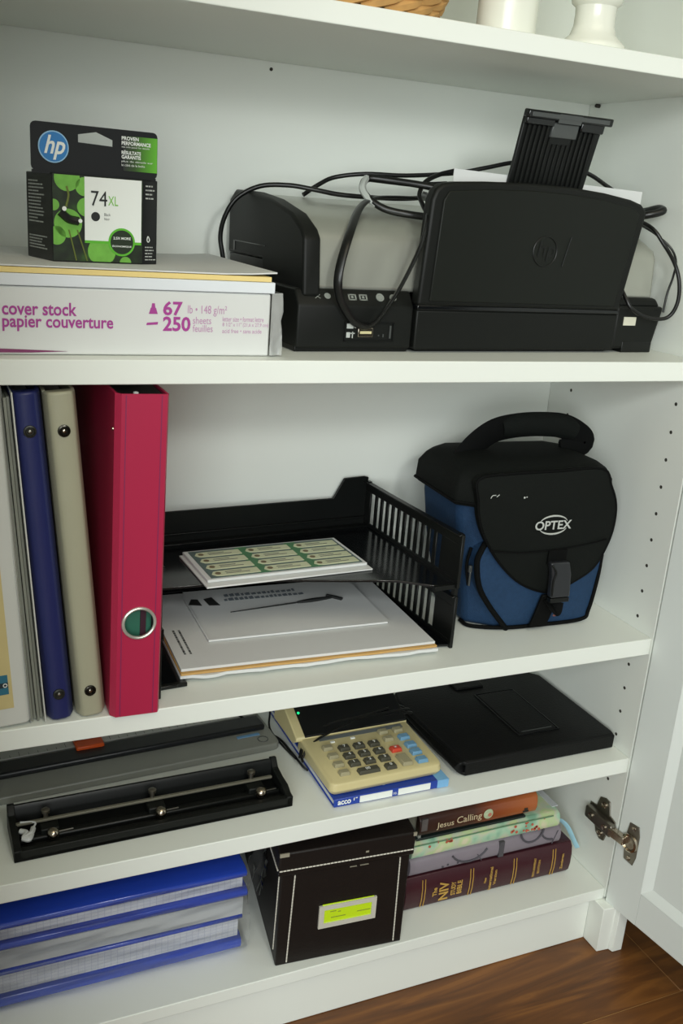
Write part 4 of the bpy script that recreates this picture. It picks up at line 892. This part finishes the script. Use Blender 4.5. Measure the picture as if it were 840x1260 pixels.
# ------------------------------------------------------------------ bottom shelf: notebooks
GRIDP = mat('grid_page_edges', '#d2d5dc', .7, var=0); n, l, b = nodes_of(GRIDP)
tc = n.new('ShaderNodeTexCoord'); mp = n.new('ShaderNodeMapping'); mp.inputs['Rotation'].default_value = (PI / 2, 0, 0); l.new(tc.outputs['Object'], mp.inputs[0])
br = n.new('ShaderNodeTexBrick'); br.offset = 0; br.inputs['Scale'].default_value = 1; br.inputs['Brick Width'].default_value = .0068; br.inputs['Row Height'].default_value = .0042; br.inputs['Mortar Size'].default_value = .0004; br.inputs['Mortar Smooth'].default_value = .5
br.inputs[1].default_value = lin('#d8dade'); br.inputs[2].default_value = lin('#d0d3da'); br.inputs[3].default_value = lin('#bcbfcb'); l.new(mp.outputs[0], br.inputs[0]); l.new(br.outputs[0], b.inputs['Base Color'])
BLN = mat('cobalt_notebook_cover', '#2546b4', .22, spec=.5, var=.12, scale=14, coat=.3)
BLN2 = mat('cobalt_notebook_cover_top', '#16277f', .2, spec=.5, var=.1, scale=14, coat=.3)
def notebook(label, z0, x1, y0, rz, pages, covers, pm_=GRIDP):
    t = thing('notebook', label, 'notebook', (-.752, y0, Z5 + z0), rz, 'blue notebooks on the bottom shelf')
    W_ = x1 + .752
    for a, c in pages: MB().box(0, W_ - .004, .001, .185, a, c).build('pages', pm_, t)
    for a, c, top in covers:
        mid = (a + c) / 2; hh = (c - a) / 2
        pr_ = [(.004, a), (-.0015, a + hh * .4), (-.003, mid), (-.0015, c - hh * .4), (.004, c), (.02, c), (.188, c if top else mid + .001), (.188, mid - .001 if top else a), (.02, a)]
        MB().prism(pr_, 'x', -.001, W_).build('cover', BLN, t, bev=.0008)
    return t
notebook('blue graph-paper notebook at the bottom of the notebook pile', .0004, -.4715, .0525, 0.2, [(.0185, .0405)], [(.0, .0180, False), (.0408, .0492, True)])
nb2 = notebook('blue notebook with plain grey edges in the middle of the pile', .0498, -.468, .0515, -.3, [(.0, .0228)], [(.0230, .0350, True)], mat('plain_page_edges', '#c3c6c6', .7, var=.05))
nb3 = notebook('topmost blue notebook of the pile with glossy wrapped cover', .0853, -.4690, .0520, 0, [(.0, .0118)], [(.0120, .0235, True)])
# crumpled clear shrink wrap round the pile
wr = thing('plastic_wrap', 'crumpled clear shrink wrap sticking out beside the dark storage box', 'plastic wrap', (-.4665, .052, Z5), 0)
mb = MB(); rnd = random.Random(21); nu, nv = 9, 9
g = [[(.001 + .034 * math.sin(PI * .5 * i / (nu - 1)) * (1 - .35 * abs(j / (nv - 1) - .6)) + rnd.uniform(-.003, .003) * (i > 0), .006 + .030 * i / (nu - 1) + rnd.uniform(-.005, .005), .052 + .066 * j / (nv - 1) + rnd.uniform(-.003, .003)) for i in range(nu)] for j in range(nv)]
for j in range(nv - 1):
    for i in range(nu - 1): mb.quad(g[j][i], g[j][i + 1], g[j + 1][i + 1], g[j + 1][i])
mb.build('loose_end', FILM, wr, smooth=180, recalc=False)
mb = MB(); g = [[(.0005 + .004 * i / 3 + rnd.uniform(-.001, .0012) * (i > 0), .0 + rnd.uniform(-.002, .002), .003 + .046 * j / 9) for i in range(4)] for j in range(10)]
for j in range(9):
    for i in range(3): mb.quad(g[j][i], g[j][i + 1], g[j + 1][i + 1], g[j + 1][i])
mb.build('lower_end', FILM, wr, smooth=180, recalc=False)
nx, nz = 40, 26
ph_ = [rnd.uniform(0, 6.28) for _ in range(6)]
def wrk(x, z): return .0012 * math.sin(z * 260 + x * 28 + ph_[0]) + .0010 * math.sin(z * 430 - x * 55 + ph_[1]) + .0006 * math.sin(x * 160 + z * 90 + ph_[2])
g = [[(-.284 + .2845 * i / nx, -.0052 + .6 * wrk(i / nx * .28, j / nz * .108), .007 + .1 * j / nz) for i in range(nx + 1)] for j in range(nz + 1)]
mb = MB()
for j in range(nz):
    for i in range(nx): mb.quad(g[j][i], g[j][i + 1], g[j + 1][i + 1], g[j + 1][i])
mb.build('front_film', FILM, wr, smooth=180, recalc=False)

# ------------------------------------------------------------------ storage box
BRN = mat('espresso_board', '#1b1614', .5, spec=.25, var=.12, scale=50, bump=.15, bscale=300)
STI = mat('white_stitching', '#d8d4c8', .7, var=0)
sb = thing('storage_box', 'dark espresso lidded storage box with white stitching and yellow label', 'storage box', (-.444, .0145, Z5 + .0004), -4)
BXW, BXH, BXD = .151, .122, .205
sk = .075
def bx_(mb, x0, x1, y0, y1, z0, z1):
    f_ = lambda x, y: (x + sk * y, y)
    return mb.hexa([f_(x0, y0) + (z0,), f_(x1, y0) + (z0,), f_(x1, y1) + (z0,), f_(x0, y1) + (z0,)], [f_(x0, y0) + (z1,), f_(x1, y0) + (z1,), f_(x1, y1) + (z1,), f_(x0, y1) + (z1,)])
bx_(MB(), 0, BXW, 0, BXD, 0, BXH).build('body', BRN, sb, bev=.0015)
bx_(MB(), -.0035, BXW + .0035, -.0035, BXD + .003, BXH - .001, BXH + .0285).build('lid', BRN, sb, bev=.002)
def stitch(pts, name='stitching', dash=.0034, gap=.0007, r=.0008):
    mb = MB()
    for a, c in zip(pts[:-1], pts[1:]):
        a = Vector(a); c = Vector(c); L = (c - a).length; k = int(L / (dash + gap)); dd = (c - a).normalized()
        for i in range(k): p = a + dd * (i * (dash + gap)); mb.tube([p, p + dd * dash], r, 5, False, 1)
    o = mb.build(name, STI, sb); o['kind'] = 'stuff'; return o
zl = BXH + .0070
stitch([(-.0040 + sk * .1, .1, zl), (-.0043, -.003, zl), (-.003, -.0042, zl), (BXW + .003, -.0042, zl)])
stitch([(.016, -.0006, BXH - .004), (.0125, -.0006, .001)]); stitch([(BXW - .012, -.0006, BXH - .004), (BXW - .010, -.0006, .003)])
stitch([(-.0006 + sk * .004, .004, BXH - .003), (-.0006 + sk * .012, .012, .012)])
mb = MB(); x0, x1, z0, z1, y = .0465, .1145, .0420, .0715, -.0018
fr_ = [(x0, z0), (x1, z0 + .001), (x1, z1 + .0005), (x0, z1)]
plate_hole(fr_, [(x0 + .006, z0 + .006), (x0 + .006, z1 - .0055), (x1 - .0055, z1 - .0055), (x1 - .0055, z0 + .0065)], -.0028, -.0004).build('label_frame', mat('pale_metal_frame', '#cfccbf', .4, metal=.1), sb, smooth=30)
MB().box(x0 + .004, x1 - .003, -.0014, -.0006, z0 + .004, z1 + .0012).build('label_card', mat('neon_yellow_card', '#c6e516', .6, var=.04), sb)
mb = MB(); rnd = random.Random(3)
for (xa, xb, zz) in ((.060, .067, .0615), (.069, .0725, .060), (.061, .0785, .0535), (.092, .108, .0555)): mb.box(xa, xb, -.0016, -.0013, zz, zz + .0011)
mb.build('label_writing', mat('olive_ink', '#8d9a34', .6, var=0), sb)
WE = mat('worn_edge', '#96907f', .7)
for xx in (-.0025, BXW + .0008): MB().box(xx - .001, xx + .0095 if xx < 0 else xx + .003, -.0044, -.0030, BXH + .0245, BXH + .0288).build('worn_corner', WE, sb)
MB().box(.095, .0985, -.0041, -.0030, BXH + .013, BXH + .0150).build('scuff', WE, sb)
for xa, xb in ((.079, .087), (.091, .101)): MB().box(xa, xb, -.0010, .0, BXH - .0055, BXH - .0048).build('scuff', WE, sb)

# ------------------------------------------------------------------ books
BUR = mat('burgundy_leather', '#3c1720', .42, spec=.45, var=.08, scale=60, bump=.1, bscale=500); GOLD = mat('gold_foil', '#cda452', .4, metal=.35, var=.05)
PGS = mat('page_block', '#d8d2bd', .8, var=.08, scale=200)
def book(name, label, x0, x1, y0, depth, z0, z1, m, rz=0., hard=True, pg=PGS, yr=.0, covover=.003):
    t = thing(name, label, 'book', (x0, y0, z0), rz); W_ = x1 - x0; H = z1 - z0
    ct_ = .0022 if hard else .0012
    MB().prism([(.006, 0), (.0018, H * .12), (.0, H * .35), (.0, H * .65), (.0018, H * .88), (.006, H), (.010, H), (.010, 0)], 'x', 0, W_).build('spine', m, t, bev=.0009)
    MB().box(0, W_, .0095, depth, 0, ct_).build('cover', m, t, bev=.0006); MB().box(0, W_, .0095, depth, H - ct_, H).build('cover', m, t, bev=.0006)
    MB().box(covover, W_ - covover, .0098, depth - covover, ct_, H - ct_).build('pages', pg, t)
    return t
b1 = book('burgundy_book', 'thick burgundy leather bible with gold spine bands at the pile bottom', -.2700, -.0285, .0415, .165, Z5 + .0005, Z5 + .0470, BUR, -.3)
W1 = .2415; H1 = .0465
def arcy(z): # spine surface depth at height z
    s_ = abs(z / H1 - .5) * 2; return .0 if s_ < .35 else .0018 * min(1, (s_ - .3) / .46)
mb = MB()
for xx in (.0225, .0265, .0895, .0935, .1525, .1565, .2115, .2155):
    mb.tube([(xx, arcy(z) - .0002, z) for z in (.004, .009, .016, .0235, .031, .0375, .0425)], .0006, 6, n=1)
mb.build('spine_bands', GOLD, b1)
k = dict(r=(0, 0, 1), u=(-1, 0, 0), lift=.0005)
for parts in ([('The', .0430, .0165, .0125, .0060), ('NIV', .0590, .0085, .0265, .0130), ('STUDY', .0690, .0120, .0195, .0065), ('BIBLE', .0780, .0120, .0195, .0070)],
              [('New', .1130, .018, .008, .0035), ('International', .1210, .0060, .034, .0045), ('Version', .1275, .0120, .022, .0040)],
              [('TENTH ANNIVERSARY', .1855, .0090, .0285, .0035), ('EDITION', .1925, .0130, .020, .0035)], [('Zondervan', .2285, .0110, .0230, .0040)]):
    mb = MB()
    for st, x, z, w_, h_ in parts: mb.text(st, (x, -.0002, z), w_, h_, bold=.03, **k)
    mb.build('spine_lettering', GOLD, b1, smooth=0)
LIL = mat('lilac_linen', '#857d86', .55, var=.1, scale=40)
b2 = book('lilac_journal', 'greyish lilac journal with dark scroll pattern above the burgundy bible', -.2655, -.0475, .0450, .150, Z5 + .0478, Z5 + .0725, LIL, 0)
mb = MB()
def arc(cx, cz, r, a0, a1, n_=10): return [(cx + r * math.cos(math.radians(a0 + (a1 - a0) * i / n_)), -.0004, cz + r * math.sin(math.radians(a0 + (a1 - a0) * i / n_))) for i in range(n_ + 1)]
scm = mat('dark_scroll_print', '#4d4a52', .5, var=0)
for p in (arc(.082, .036, .030, 215, 325), arc(.172, .030, .017, 190, 355), arc(.205, .03, .02, 200, 270)): MB().tube(p, .0014, 6, n=1).build('scroll', scm, b2)
MB().tube([(.205, -.0004, .003), (.212, -.0004, .021)], .0007, 5, n=1).build('scroll', scm, b2); MB().tube([(.1, -.0004, .003), (.0935, -.0004, .013)], .0006, 5, n=1).build('scroll', scm, b2)
for q in ((.045, .0065), (.052, .008), (.066, .0075), (.074, .0068)): MB().disc((q[0], -.0002, q[1]), (0, -1, 0), .0014, .0004, 8).build('dot', scm, b2)
MB().box(.1245, .1315, -.0010, .003, .0015, .0230).build('spine_band', mat('dark_grey_band', '#4f4d52', .5, var=0), b2)
mb = MB(); mb.tube([(.212, .04, .0075), (.232, .03, .013), (.244, .022, .006), (.2515, .012, -.012), (.2545, .006, -.020)], .0005, 6, wide=8., up=(0, 1, .3)); mb.build('ribbon_marker', mat('pale_blue_ribbon', '#a9d8ea', .45, var=.05), b2)
MB().box(.205, .224, .012, .03, .0015, .004).build('page_marker', mat('magenta_marker', '#b02a72', .5, var=0), b2)
FLO = mat('floral_print', '#a9c0a0', .45, var=0); n, l, b = nodes_of(FLO)
tc = n.new('ShaderNodeTexCoord'); no = n.new('ShaderNodeTexNoise'); no.inputs['Scale'].default_value = 45; no.inputs['Detail'].default_value = 1.5; l.new(tc.outputs['Object'], no.inputs['Vector'])
rr_ = ramp(n, [(.3, '#7fae94'), (.42, '#a8cbae'), (.52, '#c3c8b0'), (.6, '#bcd39a'), (.72, '#d8d3b4')]); l.new(no.outputs['Fac'], rr_.inputs[0]); l.new(rr_.outputs[0], b.inputs['Base Color'])
b3 = book('floral_book', 'pale green floral book with red flowers, second from the pile top', -.2655, -.0535, .0440, .150, Z5 + .0730, Z5 + .0955, FLO, 0, covover=.002)
mb = MB(); rnd = random.Random(6)
for k_ in range(26):
    if k_ < 8: cx, cz = .008 + rnd.uniform(0, .055), .0195 + rnd.uniform(-.003, .002)
    else: cx, cz = .138 + rnd.uniform(0, .06), .012 + rnd.uniform(-.006, .008)
    mb.disc((cx, -.0003 + arcy(.02) , cz), (0, -1, 0), rnd.uniform(.0008, .0022), .0005, 7)
mb.build('red_flowers', mat('coral_print', '#c0614a', .5, var=.3, scale=200), b3)
MB().box(.2075, .2165, .014, .115, .0226, .0236).build('page_strip', mat('grey_white_strip', '#c3c8cb', .5, var=0), b3)
mb = MB().tube([(.0, -.0002, .0208), (.06, -.0002, .0205), (.13, -.0002, .0212), (.2, -.0002, .0206)], .0008, 5); mb.build('cover_edge', mat('sage_print', '#5f8a68', .5, var=0), b3)
BRG = mat('brown_orange_jacket', '#6b3a22', .35, var=0, coat=.2); n, l, b = nodes_of(BRG)
tc = n.new('ShaderNodeTexCoord'); sp = n.new('ShaderNodeSeparateXYZ'); l.new(tc.outputs['Object'], sp.inputs[0]); mr = n.new('ShaderNodeMapRange'); mr.inputs[2].default_value = .165; l.new(sp.outputs[0], mr.inputs[0])
rr_ = ramp(n, [(.0, '#33221e'), (.45, '#4a2a1f'), (.62, '#8a4423'), (.95, '#b0602e')]); l.new(mr.outputs[0], rr_.inputs[0]); l.new(rr_.outputs[0], b.inputs['Base Color'])
b4 = book('brown_book', 'small brown and orange devotional hardcover on top of the book pile', -.2560, -.0890, .0490, .125, Z5 + .0990, Z5 + .1265, BRG, 0)
DK = mat('dark_green_case', '#1a2624', .45, var=.05)
MB().box(-.003, .152, .0005, .125, -.0033, -.0002).build('lower_board', DK, b4, bev=.0008)
MB().box(.002, .010, -.0003, .002, .010, .026).build('spine_picture', mat('grey_picture', '#5f5a58', .5, var=.3, scale=150), b4)
mb = MB(); mb.text('Jesus', (.0225, -.0003, .0082), .0235, .0100, lift=.0006); mb.text('Calling', (.0500, -.0003, .0085), .035, .0120, lift=.0006); mb.build('spine_lettering', mat('cream_print', '#d8c8a4', .5, var=0), b4, smooth=0)
MB().lathe([(.0068, 0), (.0062, .0008), (.003, .001)], (.0945, -.0002, .0150), (0, -1, 0), 16).build('rose_emblem', mat('pale_green_emblem', '#b9c6a2', .5, var=.3, scale=200), b4)
MB().disc((.0960, -.0010, .0143), (0, -1, 0), .0026, .0006).build('rose', mat('rose_print', '#c07a66', .5), b4)
mb = MB(); mb.box(.146, .154, -.0006, .0002, .006, .008); mb.box(.1475, .1525, -.0006, .0002, .009, .0115); mb.build('publisher_mark', DK, b4)
MB().box(.0, .0035, .002, .125, -.006, .004).build('case_edge', mat('pale_board_edge', '#8f938c', .6), b4)
